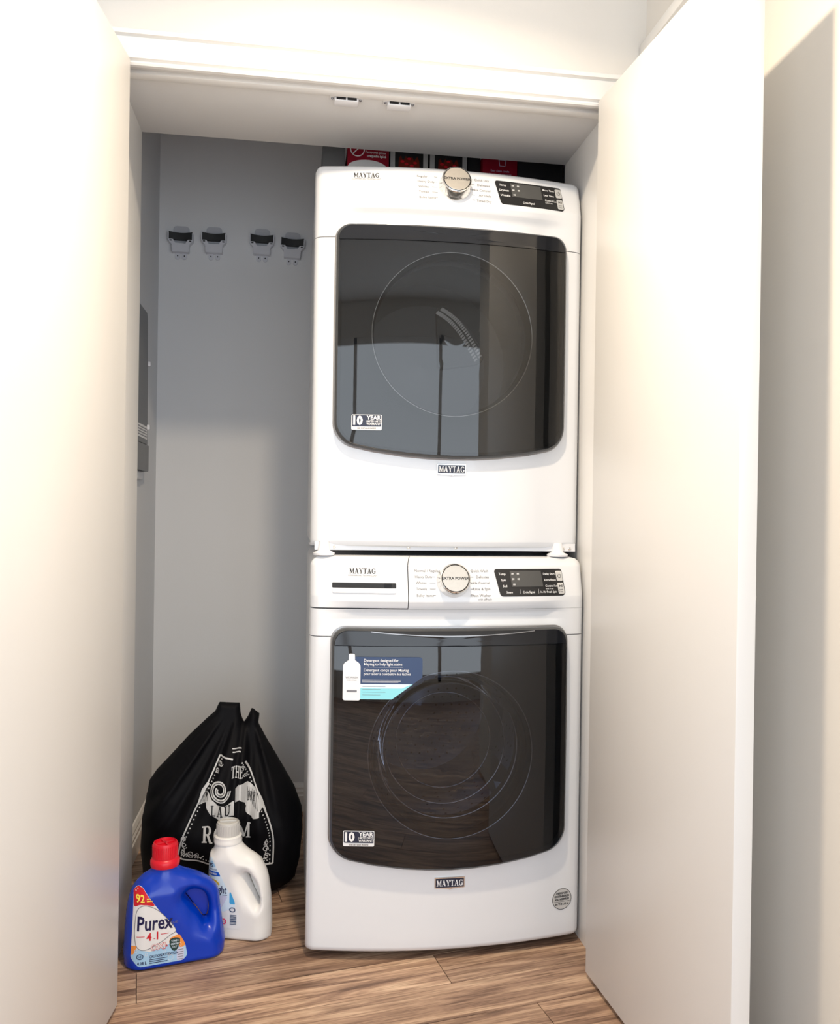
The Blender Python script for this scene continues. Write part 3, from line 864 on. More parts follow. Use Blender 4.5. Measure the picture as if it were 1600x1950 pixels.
        V, F = joined(items)
        mobj('grille_slot', [(x, yd + .0742, z + zc) for x, z in V], F, 'silverbtn', t)
    # ---------- dial
    bd = 0.895
    yc = FP(0, bd); tilt = math.atan2(.0255, .085)
    dial = lathe('dial', [(0.0005, .001), (.0385, .001), (.0375, .006), (.0358, .010), (.0352, .024), (.0335, .0275), (.0318, .0285), (.0312, .0270), (0.0005, .0270)], 'chrome', t, 56, 'Y', 30)
    dial.location = (0.0, yc + .001, bd); dial.rotation_euler = (-tilt, 0, 0); dial.scale = (1.07, 1.07, 1.07)
    cap = lathe('dial_cap', [(0.0305, .0265), (.0305, .0283), (.0295, .0290), (0.0005, .0290)], 'brushed', dial, 48, 'Y', 30)
    lathe('dial_ring', [(.0313, .0265), (.0313, .0288), (.0301, .0288), (.0301, .0265)], 'black', dial, 48, 'Y', 30)
    printed('dial_lettering', [shift(text2d('EXTRA POWER', .0088, 'CENTER', .03, 1.02), 0, -.003)], 'ink', dial, lambda x, z: -.0290, .0003)
    pm = printed('dial_pointer', [poly2d([(-.002, -.0355), (.002, -.0355), (0, -.032)])], 'ink', dial, lambda x, z: -.0280, .0012)
    # ---------- printed control panel
    on = FP
    printed('brand_lettering', [shift(slab2d('MAYTAG', .0125, .05, .80), -.2185, .9105)], 'ink', tgt, on)
    printed('brand_subtitle', [shift(text2d('COMMERCIAL TECHNOLOGY', .0052, 'CENTER'), -.2185, .9045)], 'inkgrey', tgt, on)
    left = ['Normal / Regular', 'Heavy Duty', 'Whites', 'Towels', 'Bulky Items'] if W_ else ['Regular', 'Heavy Duty', 'Whites', 'Towels', 'Bulky Items']
    right = ['Quick Wash', 'Delicates', 'Wrinkle Control', 'Rinse & Spin', 'Clean Washer'] if W_ else ['Quick Dry', 'Delicates', 'Wrinkle Control', 'Air Only', 'Timed Dry']
    its = []
    for i in range(5):
        bb = .919 - i * .0143 - (.0 if i < 4 else .001)
        its.append(shift(text2d(left[i], .0088, 'LEFT', .008), -.094 + (i * .001), bb - .003))
        its.append(shift(text2d(right[i], .0088, 'RIGHT', .008), .088 + (i * .001), bb - .003))
    if W_: its.append(shift(text2d('with affresh', .0075, 'RIGHT', .008), .094, .919 - .0635 - .0065))
    for it in its: printed('cycle_name', [it], 'inkgrey', cp, on)
    its = []
    for i in range(5):
        bb = .919 - i * .0143
        its.append(rect2d(-.058 + .006 * (i == 0 or i == 4), bb - .0007, -.044 + .005 * (2 - abs(i - 2)) * 0, bb + .0003))
        its.append(rect2d(.042, bb - .0007, .050, bb + .0003))
    for it in its: printed('cycle_tick', [it], 'inkgrey', cp, on)
    # ---------- display
    dol = fillet([(.102, .9235), (.282, .9235), (.290, .858), (.117, .858)], [.006, .007, .009, .009], 5)
    disp = plate('display', dol, 'panelgrey', t, lambda x, b: FP(x, b) - .0012, .003, 4, .0005, .02)
    on2 = lambda x, b: FP(x, b) - .0012
    printed('screen', [poly2d([(.143, .919), (.225, .919), (.229, .881), (.147, .881)])], 'lcd', disp, on2)
    li = ['Temp', 'Spin', 'Soil'] if W_ else ['Temp', 'Dryness', 'Wrinkle']
    ri = ['Delay Start', 'Extra Rinse', 'Control Lock'] if W_ else ['More Time', 'Less Time', 'Control Lock']
    its = []
    for i in range(3):
        its.append(shift(text2d(li[i], .0078, 'CENTER', .01), .123 + i * .003, .909 - i * .0145))
        its.append(shift(text2d(ri[i], .0070, 'LEFT', .01), .231 + i * .002, .909 - i * .0145))
    its.append(shift(text2d('hold 3 sec', .005, 'LEFT', .0), .236, .874))
    for s_, x_ in ([('Steam', .140), ('Cycle Signal', .190), ('16 Hr Fresh Spin', .243)] if W_ else [('Cycle Signal', .190)]):
        its.append(shift(text2d(s_, .0072, 'CENTER', .01, .92), x_, .8655))
    for it in its: printed('button_name', [it], 'white', disp, on2)
    its = [shift(text2d(s_, .006, 'LEFT', .01), x_, z_) for s_, x_, z_ in (('88', .147, .910), ('88', .161, .910), ('88', .148, .8975), ('88', .162, .8975), ('88', .150, .8845))]
    its += [rect2d(.167, .864, .1675, .875), rect2d(.216, .864, .2165, .875)] if W_ else []
    for it in its: printed('screen_symbol', [it], 'labelwhite', disp, on2, .0012)
    for (za, zb, xo) in ((.894, .9185, 0), (.8625, .889, .003)):
        bo = plate('button', fillet([(.2645 + xo, zb), (.2815 + xo * .9, zb), (.284 + xo, za), (.2675 + xo, za)], .003, 3), 'silverbtn', disp, lambda x, b: FP(x, b) - .0026, .002, 2, .0004)
        zm = (za + zb) / 2
        if zb > .9:
            ic = [ribbon2d([(.2745 + .0042 * math.cos(R(a)), zm + .0042 * math.sin(R(a))) for a in range(120, 421, 20)], .0012), rect2d(.2740, zm + .001, .2750, zm + .0055)]
        else:
            ic = [poly2d([(.2725, zm + .003), (.2725, zm + .009), (.2775, zm + .006)]), rect2d(.2785, zm + .003, .2795, zm + .009), rect2d(.2803, zm + .003, .2813, zm + .009),
                  shift(text2d('hold', .005, 'CENTER', .01), .2772, zm - .0045), shift(text2d('3 sec', .005, 'CENTER', .01), .2772, zm - .0095)]
        printed('button_icon', ic, 'ink', disp, lambda x, b: FP(x, b) - .0026, .0006)
    # ---------- badge
    zb_ = .168 if W_ else .193
    sh = [(-.037, .0135), (.037, .0135), (.037, -.0125), (.008, -.0145), (0, -.017), (-.008, -.0145), (-.037, -.0125)]
    FB = lambda x, z: FP(x, z)
    bg = plate('badge', [(x, z + zb_) for x, z in sh], 'chrome', t, lambda x, z: FB(x, z) - .0035, .005, 2, .0008)
    printed('badge_field', [rect2d(-.0345, zb_ - .0105, .0345, zb_ + .0105)], 'navyink', bg, lambda x, z: FB(x, z) - .0035, .0006)
    printed('badge_lettering', [shift(slab2d('MAYTAG', .0145, .04, .72), 0, zb_ - .0072)], 'white', bg, lambda x, z: FB(x, z) - .0035, .0012)
    # ---------- warranty sticker on the glass
    sx, sz = (-.222, .287) if W_ else (-.213, .302)
    stk = plate('warranty_sticker', fillet([(sx - .0365, sz - .0185), (sx + .0365, sz - .0185), (sx + .0365, sz + .0185), (sx - .0365, sz + .0185)], .003, 3), 'labelpaper', t, lambda x, z: DF(x, z) - .0008, .0006, 2)
    f3 = lambda x, z: DF(x, z) - .0008
    printed('sticker_field', [rect2d(sx - .0350, sz - .0100, sx + .0350, sz + .0170, .002)], 'navyink', stk, f3, .0012)
    printed('sticker_lettering', [shift(text2d('10', .029, 'LEFT', .045, .92), sx - .0325, sz - .0055), shift(text2d('YEAR', .0135, 'LEFT', .03, 1.02), sx - .0005, sz + .0065),
                                  shift(text2d('LIMITED PARTS', .0064, 'LEFT', .015, .78), sx - .0005, sz + .0003), shift(text2d('WARRANTY', .0078, 'LEFT', .015, .86), sx - .0005, sz - .0067)], 'white', stk, f3, .0020)
    printed('sticker_footer', [shift(text2d('SEE DETAILS INSIDE', .0052, 'CENTER', .01), sx, sz - .0163)], 'ink', stk, f3, .0020)
    # ---------- feet / brackets
    if W_:
        for x in (-.29, .29):
            for y in (.06, .62):
                f_ = lathe('foot', [(0, -.02), (.022, -.02), (.024, -.014), (.012, -.008), (.009, .012), (0, .012)], 'blackmatte', t, 20); f_.location = (x, y, 0)
        # round energy sticker low on the panel
        FR = FP
        rs = plate('round_sticker', [(.292 + .0265 * math.cos(2 * math.pi * i / 32), .099 + .0265 * math.sin(2 * math.pi * i / 32)) for i in range(32)], 'silverbtn', t, lambda x, z: FR(x, z) - .0008, .0006, 3)
        fr = lambda x, z: FR(x, z) - .0008
        printed('sticker_edge', [ribbon2d([(.292 + .0258 * math.cos(2 * math.pi * i / 40), .099 + .0258 * math.sin(2 * math.pi * i / 40)) for i in range(40)], .0012, True)], 'ink', rs, fr, .0006)
        its = [shift(text2d(s_, .0072, 'CENTER', .03, xs_), .292, z_) for s_, z_, xs_ in (('DESIGNED', .111, .95), ('ENGINEERED', .1035, .95), ('AND ASSEMBLED', .096, .72), ('IN THE U.S.A.', .084, .85))]
        its.append(rect2d(.270, .0922, .314, .0929))
        printed('round_sticker_lettering', its, 'ink', rs, fr, .0006)
        # detergent advert sticker on the glass
        f4 = lambda x, z: DF(x, z) - .0010
        bx, bz = -.2645, .617
        adv = printed('advert_sticker', [poly2d(fillet([(bx + .025, bz + .0), (bx + .115, bz + .0), (bx + .187, bz + .052), (bx + .187, bz + .100), (bx + .025, bz + .100)], [0, .004, .006, .008, 0], 4))], 'l_mid', t, f4, 0)
        ln = lambda z: bx + .115 + (.072) * (z - bz) / .052
        printed('advert_band', [poly2d([(bx + .03, bz), (ln(bz), bz), (ln(bz + .036), bz + .036), (bx + .03, bz + .036)])], 'l_teal', adv, f4, .0004)
        printed('advert_highlight', [poly2d([(bx + .03, bz + .026), (ln(bz + .026) - .012, bz + .026), (ln(bz + .034), bz + .036), (bx + .03, bz + .036)])], 'l_pale', adv, f4, .0006)
        btl = fillet([(bx, bz - .003), (bx + .041, bz - .003), (bx + .041, bz + .083), (bx + .028, bz + .092), (bx + .0275, bz + .107), (bx + .0135, bz + .107), (bx + .013, bz + .092), (bx, bz + .083)], [.005, .005, .014, .002, .003, .003, .002, .014], 4)
        printed('advert_bottle', [poly2d(btl)], 'labelpaper', adv, f4, .0008)
        for it in [shift(text2d('WE WASH', .0062, 'CENTER', .01), bx + .0205, bz + .049), shift(text2d('EVERY STAIN', .004, 'CENTER'), bx + .0205, bz + .043), rect2d(bx + .009, bz + .0165, bx + .033, bz + .0215)]: printed('advert_bottle_lettering', [it], 'l_grey', adv, f4, .0011)
        its = [shift(text2d('Detergent designed for', .0092, 'LEFT', .01, .94), bx + .049, bz + .089), shift(text2d('Maytag to help fight stains', .0092, 'LEFT', .01, .94), bx + .049, bz + .0800),
               shift(text2d('Détergent conçu pour Maytag', .0092, 'LEFT', .005, .94), bx + .049, bz + .0660), shift(text2d('pour aider à combattre les taches', .0092, 'LEFT', .005, .88), bx + .049, bz + .0570),
               rect2d(bx + .045, bz + .0450, bx + .136, bz + .0458), rect2d(bx + .045, bz + .0425, bx + .136, bz + .0432), rect2d(bx + .045, bz + .0400, bx + .130, bz + .0407), rect2d(bx + .049, bz + .0755, bx + .140, bz + .0758)]
        printed('advert_lettering', its, 'white', adv, f4, .0006)
        printed('advert_small_lettering', [rect2d(bx + .046, bz + .030 - i * .0065, bx + .10 - (i % 2) * .012, bz + .0307 - i * .0065) for i in range(4)], 'l_grey', adv, f4, .0010)
    else:
        for x in (-.310, .285):
            for y in (-.012, .62):
                f_ = lathe('foot', [(0, -.0223), (.026, -.0223), (.027, -.017), (.016, -.012), (.012, .012), (0, .012)], 'whiteplastic', t, 24); f_.location = (x, y, 0)
        bm = bmesh.new(); bbox(bm, -.333, .333, -.010, -.002, -.010, .010); br = bmobj('bottom_bracket', bm, 'cabsteel', t)
        for x in (-.318, -.30, -.285, -.10, .02, .285, .30, .318):
            sc_ = lathe('screw', [(0.0003, .0), (.004, .0), (.004, .002), (.002, .003), (0.0003, .0015)], 'chrome', br, 12, 'Y'); sc_.location = (x, -.010, -.003)
    return t

XC = 0.3838
washer = appliance('washing_machine', (XC, 2.0368, 0.020), 'washer', 'white front-load washer with detergent drawer and round dark door, standing on the wood floor', 'washer')
dryer = appliance('clothes_dryer', (XC, 2.0900, 0.9945), 'dryer', 'white front-load dryer with smoked square door, stacked on the washer', 'dryer')

# ================================================================== BOXES ON THE DRYER
def food_box(x0, x1, y0, z0, h, d, label, art):
    t = thing('storage_box' if art != 'photo' else 'food_box', ((x0 + x1) / 2, y0, z0), 0, label, 'box', None)
    hw = (x1 - x0) / 2
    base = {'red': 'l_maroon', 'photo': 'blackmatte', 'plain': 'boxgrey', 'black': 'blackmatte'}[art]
    box('carton', -hw, hw, 0, d, 0, h, base, t, 0.002)
    fn = lambda x, z: 0.0
    if art == 'photo':
        for s in (-1, 1):
            printed('side_stripe', [rect2d(s * hw * .98 - (.014 if s > 0 else 0), .003, s * hw * .98 + (.014 if s < 0 else 0), h - .003)], 'silverbtn', t, fn, .0006)
        pts = [(-.03 + .06 * i / 12, h * .78 + .008 * math.sin(i * 1.9) + .008) for i in range(13)]
        printed('food_picture', [poly2d([(-.034, h * .55)] + [(.034, h * .55)] + list(reversed(pts)))], 'l_choc', t, fn, .0006)
        printed('food_garnish', [poly2d([(px + .006 * math.cos(a), pz + .004 * math.sin(a)) for a in [k * math.pi / 4 for k in range(8)]]) for px, pz in ((-.02, h * .77), (.0, h * .81), (.018, h * .76), (.008, h * .72), (-.008, h * .74))], 'l_red', t, fn, .0012)
    return t
ZT = 0.9945 + 0.952
fn0 = lambda x, z: 0.0
yb0 = 2.47
b1_ = food_box(.140, .262, yb0, ZT, .205, .16, 'red carton with white no-entry symbol lying on the dryer', 'red')
printed('no_symbol', [ribbon2d([(-.032 + .020 * math.cos(2 * math.pi * i / 28), .195 + .020 * math.sin(2 * math.pi * i / 28)) for i in range(28)], .003, True), ribbon2d([(-.046, .181), (-.018, .209)], .003)], 'white', b1_, fn0)
printed('carton_lettering', [shift(text2d('Non', .011, 'LEFT', .01), .004, .196), shift(text2d("l'emporte-pièce", .0095, 'LEFT', .01), -.008, .186), shift(text2d('craquelin épicé', .0105, 'LEFT', .03, .9), -.004, .175)], 'white', b1_, fn0)
printed('carton_oval', [poly2d([(-.002 + .058 * math.cos(2 * math.pi * i / 30), .142 + .024 * math.sin(2 * math.pi * i / 30)) for i in range(30)])], 'white', b1_, fn0, .0004)
food_box(.266, .381, yb0 + .01, ZT, .225, .16, 'dark carton with a food picture beside the red no-entry carton', 'photo')
food_box(.385, .500, yb0 + .01, ZT, .225, .16, 'dark carton with a food picture beside the red cup carton', 'photo')
b4_ = food_box(.545, .652, yb0, ZT, .205, .16, 'red carton with a small white cup symbol on the dryer', 'red')
printed('cup_symbol', [ribbon2d([(-.004, .196), (-.001, .178), (.015, .178), (.018, .196)], .0018), ribbon2d([(-.004, .196), (.018, .196)], .0018)], 'l_lav', b4_, fn0)
printed('carton_lettering', [shift(text2d('Easy clean carafe', .0085, 'CENTER', .0), .0, .160), shift(text2d('dishwasher safe parts and lid', .006, 'CENTER', .0), .0, .151)], 'l_lav', b4_, fn0)
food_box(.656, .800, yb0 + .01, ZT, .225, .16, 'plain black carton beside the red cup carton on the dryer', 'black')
food_box(.503, .543, yb0 + .02, ZT, .225, .16, 'narrow black filler added for the dark gap beside the red cup carton', 'black')  # black filler block, added to darken the gap between the cartons
food_box(.068, .134, yb0 + .02, ZT, .215, .14, 'plain dark grey carton at the end of the row on the dryer', 'plain')

# ================================================================== HOOKS ON THE BACK WALL
def make_hook():
    t = thing('broom_hook', (0, 0, 0), 0, 'clear plastic broom gripper with a black rubber strip on the closet wall', 'hook', 'clear broom grippers on the closet back wall')
    extrude_poly('backing_plate', fillet([(-.027, -.005), (.027, -.005), (.027, .052), (-.027, .052)], [0, 0, .012, .012], 4), -.004, 0, 'hookclear', t, .001)
    hold = extrude_poly('holder', [(-.042, .000), (-.042, -.006), (-.030, -.018), (-.029, -.044), (.029, -.044), (.030, -.018), (.042, -.006), (.042, .000), (.026, .000), (.016, -.015), (-.016, -.015), (-.026, .000)], -.028, 0, 'hookgrey', t, .0015, 35)
    for s in (-1, 1):
        extrude_poly('side_arm', [(s * .0425, .022), (s * .0395, .022), (s * .0395, -.004), (s * .0425, -.004)][::s], -.030, 0, 'hookgrey', t)
    V = []; F = []
    n = 12
    for i in range(n + 1):
        x = -.040 + .080 * i / n; y = -.030 + .006 * math.cos(x / .04 * 1.57)
        zt = .025 - .003 * math.cos(x / .04 * 1.57)
        V += [(x, y, zt), (x, y, -.001), (x, y + .014, -.001), (x, y + .014, zt)]
    for i in range(n):
        for k in range(4): F.append((i * 4 + k, i * 4 + (k + 1) % 4, i * 4 + 4 + (k + 1) % 4, i * 4 + 4 + k))
    F += [(3, 2, 1, 0), (n * 4, n * 4 + 1, n * 4 + 2, n * 4 + 3)]
    mobj('rubber_strip', V, F, 'rubber', t)
    for s in (-1, 1):
        o = resample([(s * .0115 + .0085 * math.cos(R(a)), -.056 + .010 * math.sin(R(a))) for a in range(0, 360, 20)], .01)
        pr = extrude_poly('prong', fillet([(s * .0115 - .0085, -.042), (s * .0115 - .0085, -.065), (s * .0115 + .0085, -.065), (s * .0115 + .0085, -.042)], [0, .008, .008, 0], 4), -.005, 0, 'hookgrey', t, .001)
        printed('prong_hole', [rect2d(s * .0115 - .002, -.055, s * .0115 + .002, -.050, .001)], 'rubber', pr, lambda x, z: -.005)
        printed('screw_hole', [rect2d(s * .033 - .004, -.008, s * .033 + .004, -.004, .001)], 'rubber', hold, lambda x, z: -.028)
    return t
hk = make_hook()
for i, (x, z) in enumerate(((-.405, 2.018), (-.292, 2.022), (-.126, 2.026), (-.019, 2.020))):
    o = hk if i == 0 else copy_tree(hk)
    o['label'] = ('clear broom gripper with black strip next to the closet corner', 'clear broom gripper with black strip, second from the closet corner',
                  'clear broom gripper with black strip, second from the dryer', 'clear broom gripper with black strip right beside the dryer')[i]
    o.location = (x, CB, z); o.rotation_euler = (0, R((0.4, -.6, .3, 1.0)[i]), 0)

# ================================================================== CATCHES UNDER THE HEAD
def make_catch():
    t = thing('door_catch', (0, 0, 0), 0, 'small white magnetic door catch screwed under the closet opening head', 'catch', 'white door catches under the head')
    box('plate', -.038, .038, -.011, .010, -.003, 0, 'whiteplastic', t, .001)
    box('body', -.028, .028, -.013, .017, -.013, -.002, 'whiteplastic', t, .002)
    box('magnet', -.0235, -.002, -.0145, -.012, -.0105, -.0035, 'blackmatte', t)
    box('magnet', .002, .0235, -.0145, -.012, -.0105, -.0035, 'blackmatte', t)
    for s in (-1, 1):
        k = lathe('screw', [(0.0003, -.0055), (.003, -.005), (.0038, -.003), (.0038, -.002)], 'greyrim', t, 14); k.location = (s * .0330, -.001, 0)
    return t
ct = make_catch()
for i, x in enumerate((.108, .233)):
    o = ct if i == 0 else copy_tree(ct); o['label'] = ('small white door catch under the head, nearer the door beside the bottles', 'small white door catch under the head, nearer the door beside the washer')[i]; o.location = (x, 1.986, SZ)

# ================================================================== GREY BOX ON THE CLOSET SIDE WALL
gb = thing('wall_panel', (CL, 2.765, 1.18), 0, 'slim grey plastic box with white label mounted on the closet side wall', 'wall box')
# local: x out from wall, y negative towards the opening, z up
bm = bmesh.new()
pg = fillet([(-.26, .10), (0, .10), (-.02, .49), (-.035, .51), (-.26, .51)], [.01, .004, .02, .01, .01], 4)
f = bm.faces.new([bm.verts.new((0, y, z)) for y, z in pg]); r = bmesh.ops.extrude_face_region(bm, geom=[f])
for v in r['geom']:
    if isinstance(v, bmesh.types.BMVert): v.co.x = .018
bmobj('housing', bm, 'boxgrey', gb)
box('lower_cover', 0, .022, -.26, .004, .015, .098, 'boxgrey', gb, .003)
box('outlet_tab', 0, .012, -.26, -.03, -.012, .014, 'hookclear', gb, .002)
for z in (.355, .155):
    box('clip', 0, .026, -.012, .004, z - .008, z + .008, 'hookgrey', gb, .002)
lb = box('label', .0175, .019, -.20, -.014, .115, .155, 'labelwhite', gb)
for i in range(4):
    box('label_line', .0185, .0193, -.18, -.022, .121 + i * .008, .1245 + i * .008, 'l_grey', lb)

# ================================================================== BLUE DETERGENT BOTTLE
def ss(a, b, x):
    t = np.clip((x - a) / (b - a), 0, 1); return t * t * (3 - 2 * t)

bb = thing('detergent_bottle', (-.270, 2.094, 0.0), R(13), 'blue detergent jug with red cap and integrated handle on the floor', 'detergent bottle')
NX = -.026
out = spline([(-.119, .03), (-.114, .12), (-.104, .172), (-.082, .202), (-.060, .216), (-.056, .226), (-.056, .25)], 6, False) + \
      spline([(.004, .25), (.004, .226), (.012, .214), (.045, .199), (.080, .178), (.100, .150), (.106, .11), (.112, .07), (.119, .03)], 6, False)
out = [(-.112, -.06)] + [(-.1165, .0)] + out + [(.1165, 0), (.112, -.06)]
hole = spline([(.022, .152), (.045, .158), (.066, .146), (.077, .118), (.076, .088), (.067, .083), (.052, .104), (.034, .130)], 6)
def T1(x, z):
    body = .050 - .008 * ss(0, .03, x + (z - .215) * .62 + .015 + .02) * (1 - ss(.17, .21, z))   # dished right of the diagonal
    body = body - .022 * ss(.01, .10, x) * ss(.05, .11, z)
    neck = np.full_like(x, .030)
    k = ss(.165, .224, z); return body * (1 - k) + neck * k
def R1(x, z):
    k = ss(.165, .224, z); h = ss(.03, .06, x) * ss(.04, .09, z)
    return (.042 * (1 - k) + .030 * k) * (1 - h) + .020 * h
B = Inflated(out, [hole], T1, R1, 0.0, .232, rb=.010)
B.solid('body', 'blueplastic', bb, .003)
mobj('handle_recess', [(x, .012, z) for x, z in hole] + [(x, .016, z) for x, z in hole], [tuple(range(len(hole))), tuple(range(2 * len(hole) - 1, len(hole) - 1, -1))] , 'blueplastic', bb)
# label: rounded triangle, left side
_st = lambda z: .012 + (z - .012) * 1.14
class _Tall:   # the label is laid out squat and printed a little taller
    def decal(self, n, o, *a): return B.decal(n, [(x, _st(z)) for x, z in o], *a)
    def print(self, n, items, *a): return B.print(n, [([(x, _st(z)) for x, z in v], f) for v, f in items], *a)
BL = _Tall()
lab = fillet([(-.098, .160), (-.088, .170), (-.078, .168), (-.026, .102), (.018, .045), (.024, .020), (.012, .012), (-.088, .012), (-.104, .030)], [.01, .01, .01, .02, .02, .012, .012, .014, .01], 5)
lo = BL.decal('label', lab, 'labelpaper', bb)
BL.decal('label_sky', fillet([(-.104, .030), (-.088, .012), (.012, .012), (.024, .020), (.018, .045), (-.02, .05), (-.06, .040), (-.098, .05)], [.01, .012, .012, .01, .01, .0, 0, 0], 4), 'l_sky', lo, .0009)
BL.decal('label_red', [(-.0985, .132), (-.098, .160), (-.088, .169), (-.078, .167), (-.050, .132), (-.07, .137), (-.085, .138)], 'l_red', lo, .0009)
BL.decal('label_orange', [(-.016, .062), (.004, .068), (.012, .056), (.019, .044), (.010, .038), (-.004, .046), (-.02, .052)], 'l_orange', lo, .0010)
BL.decal('label_orange', [(-.103, .055), (-.090, .056), (-.097, .040), (-.103, .033)], 'l_orange', lo, .0010)
ov = spline([(-.090, .128), (-.075, .136), (-.052, .128), (-.028, .108), (-.004, .078), (-.018, .068), (-.040, .056), (-.070, .046), (-.090, .052), (-.096, .075), (-.095, .105)], 6)
BL.decal('label_field', ov, 'labelpaper', lo, .0013)
BL.print('label_outline', [ribbon2d(ov, .0012, True)], 'l_grey', lo, .0016)
BL.print('brand_lettering', [shift(text2d('Purex', .041, 'LEFT', .020, .82), -.091, .0865, R(-2))], 'l_navy', lo, .0019)
BL.print('count_lettering', [shift(text2d('92', .020, 'LEFT', .02, .95), -.0935, .1425), rect2d(-.070, .148, -.062, .1498), rect2d(-.070, .1435, -.057, .1453)], 'l_yellow', lo, .0016)
BL.print('red_lettering', [shift(text2d('4', .022, 'LEFT', .025), -.070, .064), shift(text2d('1', .022, 'LEFT', .025), -.047, .0645), rect2d(-.092, .073, -.074, .0742), rect2d(-.038, .073, -.020, .0742), rect2d(-.054, .066, -.050, .0672)], 'l_red', lo, .0019)
BL.print('trim_lettering', [shift(text2d('LIQUID', .006, 'LEFT'), -.018, .0925), rect2d(-.018, .088, -.008, .0895)], 'l_grey', lo, .0019)
BL.print('oxi_shadow', [shift(text2d('OXI', .0185, 'LEFT', .035, 1.05), -.0605, .0425)], 'l_red', lo, .0019)
BL.print('oxi_lettering', [shift(text2d('OXI', .0185, 'LEFT', .0, 1.05), -.0600, .0430)], 'labelpaper', lo, .0023)
BL.print('oxi_plus', [rect2d(-.0265, .0475, -.0215, .0487), rect2d(-.0246, .0456, -.0234, .0506)], 'l_red', lo, .0019)
shd = [(-.018, .0595), (-.006, .062), (.006, .0595), (.006, .048), (.001, .038), (-.006, .033), (-.013, .038), (-.018, .048)]
so = BL.decal('shield', shd, 'l_green', lo, .0015)
BL.print('shield_lettering', [shift(text2d('STAIN', .0058, 'CENTER', .02), -.006, .0535), shift(text2d('ODOR', .0058, 'CENTER', .02), -.006, .0472), shift(text2d('OUT', .005, 'CENTER', .02), -.006, .0415)], 'l_pale', lo, .0022)
BL.print('seal', [ribbon2d([(-.084 + .007 * math.cos(R(a)), .033 + .005 * math.sin(R(a))) for a in range(0, 360, 20)], .0016, True), shift(text2d('HE', .006, 'CENTER', .02), -.084, .031)], 'l_mid', lo, .0016)
its = [shift(text2d('4.08 L', .0085, 'LEFT', .02), -.090, .0165), shift(text2d('CAUTION/ATTENTION', .0078, 'LEFT', .02, .80), -.063, .0275)]
its += [rect2d(-.063, .0235 - i * .0036, -.022 - (i % 2) * .006, .0248 - i * .0036) for i in range(3)]
BL.print('small_lettering', its, 'l_navy', lo, .0016)
fp = BL.decal('fact_panel', [(-.001, .013), (.0155, .013), (.0155, .040), (-.001, .040)], 'l_lav', lo, .0013)
BL.print('fact_line', [rect2d(.0005, .035 - i * .005, .014, .0362 - i * .005) for i in range(5)], 'l_grey', lo, .0017)
for it_ in [ribbon2d([(x + r_ * math.cos(R(a)), z + r_ * math.sin(R(a))) for a in range(0, 360, 30)], .0007, True) for x, z, r_ in ((-.07, .036, .003), (-.015, .022, .006), (-.093, .045, .003), (-.03, .038, .003), (-.02, .03, .002), (.005, .046, .004))]: BL.print('bubble', [it_], 'labelpaper', lo, .0016)
# cap
cp_ = lathe('cap', [(0, .224), (.0335, .224), (.0345, .228), (.0345, .236), (.0325, .240), (.0295, .243), (.0288, .275), (.0272, .279), (.0255, .2795), (.0248, .274), (0, .274)], 'redplastic', bb, 44)
cp_.location = (NX, 0, 0)
for i in range(36):
    a = 2 * math.pi * i / 36
    if i == 0:
        rbm = box('cap_rib', -.0012, .0012, -.0008, .0008, .246, .273, 'redplastic', cp_); rb0 = rbm
    else:
        rbm = rb0.copy(); C.objects.link(rbm); rbm.parent = cp_
    rbm.location = (.0293 * math.cos(a), .0293 * math.sin(a), 0); rbm.rotation_euler = (0, 0, a + math.pi / 2)
for a in (0.3, 0.3 + math.pi / 2):
    cr_ = box('cap_cross', -.022, .022, -.002, .002, .273, .2775, 'redplastic', cp_); cr_.rotation_euler = (0, 0, a)

# ================================================================== WHITE SOFTENER BOTTLE
wb = thing('detergent_bottle', (-.119, 2.184, 0.0), R(-17), 'white detergent jug with translucent cap standing behind the blue jug', 'detergent bottle')
wo = [(-.078, -.06), (-.081, 0)] + spline([(-.083, .02), (-.086, .10), (-.084, .18), (-.082, .206), (-.074, .216), (-.071, .228), (-.071, .256)], 6, False) + \
     spline([(-.005, .256), (-.005, .236), (.008, .220), (.042, .198), (.064, .165), (.074, .12), (.079, .06), (.080, .02)], 6, False) + [(.079, 0), (.075, -.06)]
wh = spline([(.016, .160), (.030, .156), (.044, .138), (.052, .112), (.054, .088), (.046, .090), (.034, .112), (.022, .138)], 6)
def T2(x, z):
    body = .041 - .014 * ss(-.005, .05, x + (z - .19) * .42) * ss(.03, .09, z)
    k = ss(.19, .236, z); return body * (1 - k) + .033 * k
def R2(x, z):
    k = ss(.19, .236, z); h = ss(.015, .045, x) * ss(.04, .09, z)
    return (.034 * (1 - k) + .033 * k) * (1 - h) + .016 * h
WB = Inflated(wo, [wh], T2, R2, 0.0, .240, rb=.010)
WB.solid('body', 'bottlewhite', wb, .003)
mobj('handle_recess', [(x, .010, z) for x, z in wh] + [(x, .014, z) for x, z in wh], [tuple(range(len(wh))), tuple(range(2 * len(wh) - 1, len(wh) - 1, -1))], 'bottlewhite', wb)
wl = fillet([(-.080, .030), (-.080, .196), (-.066, .205), (-.038, .160), (-.008, .105), (.012, .060), (.016, .030)], [.008, .006, .008, .02, .02, .01, .01], 4)
wl_o = WB.decal('label', wl, 'labelpaper', wb)
WB.decal('label_sky', [(-.079, .080), (-.079, .195), (-.066, .203), (-.040, .160), (-.010, .106), (.001, .086), (-.03, .072), (-.06, .07)], 'l_pale', wl_o, .0009)
WB.decal('label_cloud', [(-.079, .105), (-.05, .130), (-.045, .110), (-.02, .112), (-.034, .085), (-.052, .06), (-.074, .072)], 'l_lav', wl_o, .0011)
WB.decal('label_cyan', [(-.016, .092), (.000, .092), (-.012, .120), (-.016, .124)], 'l_cyan', wl_o, .0012)
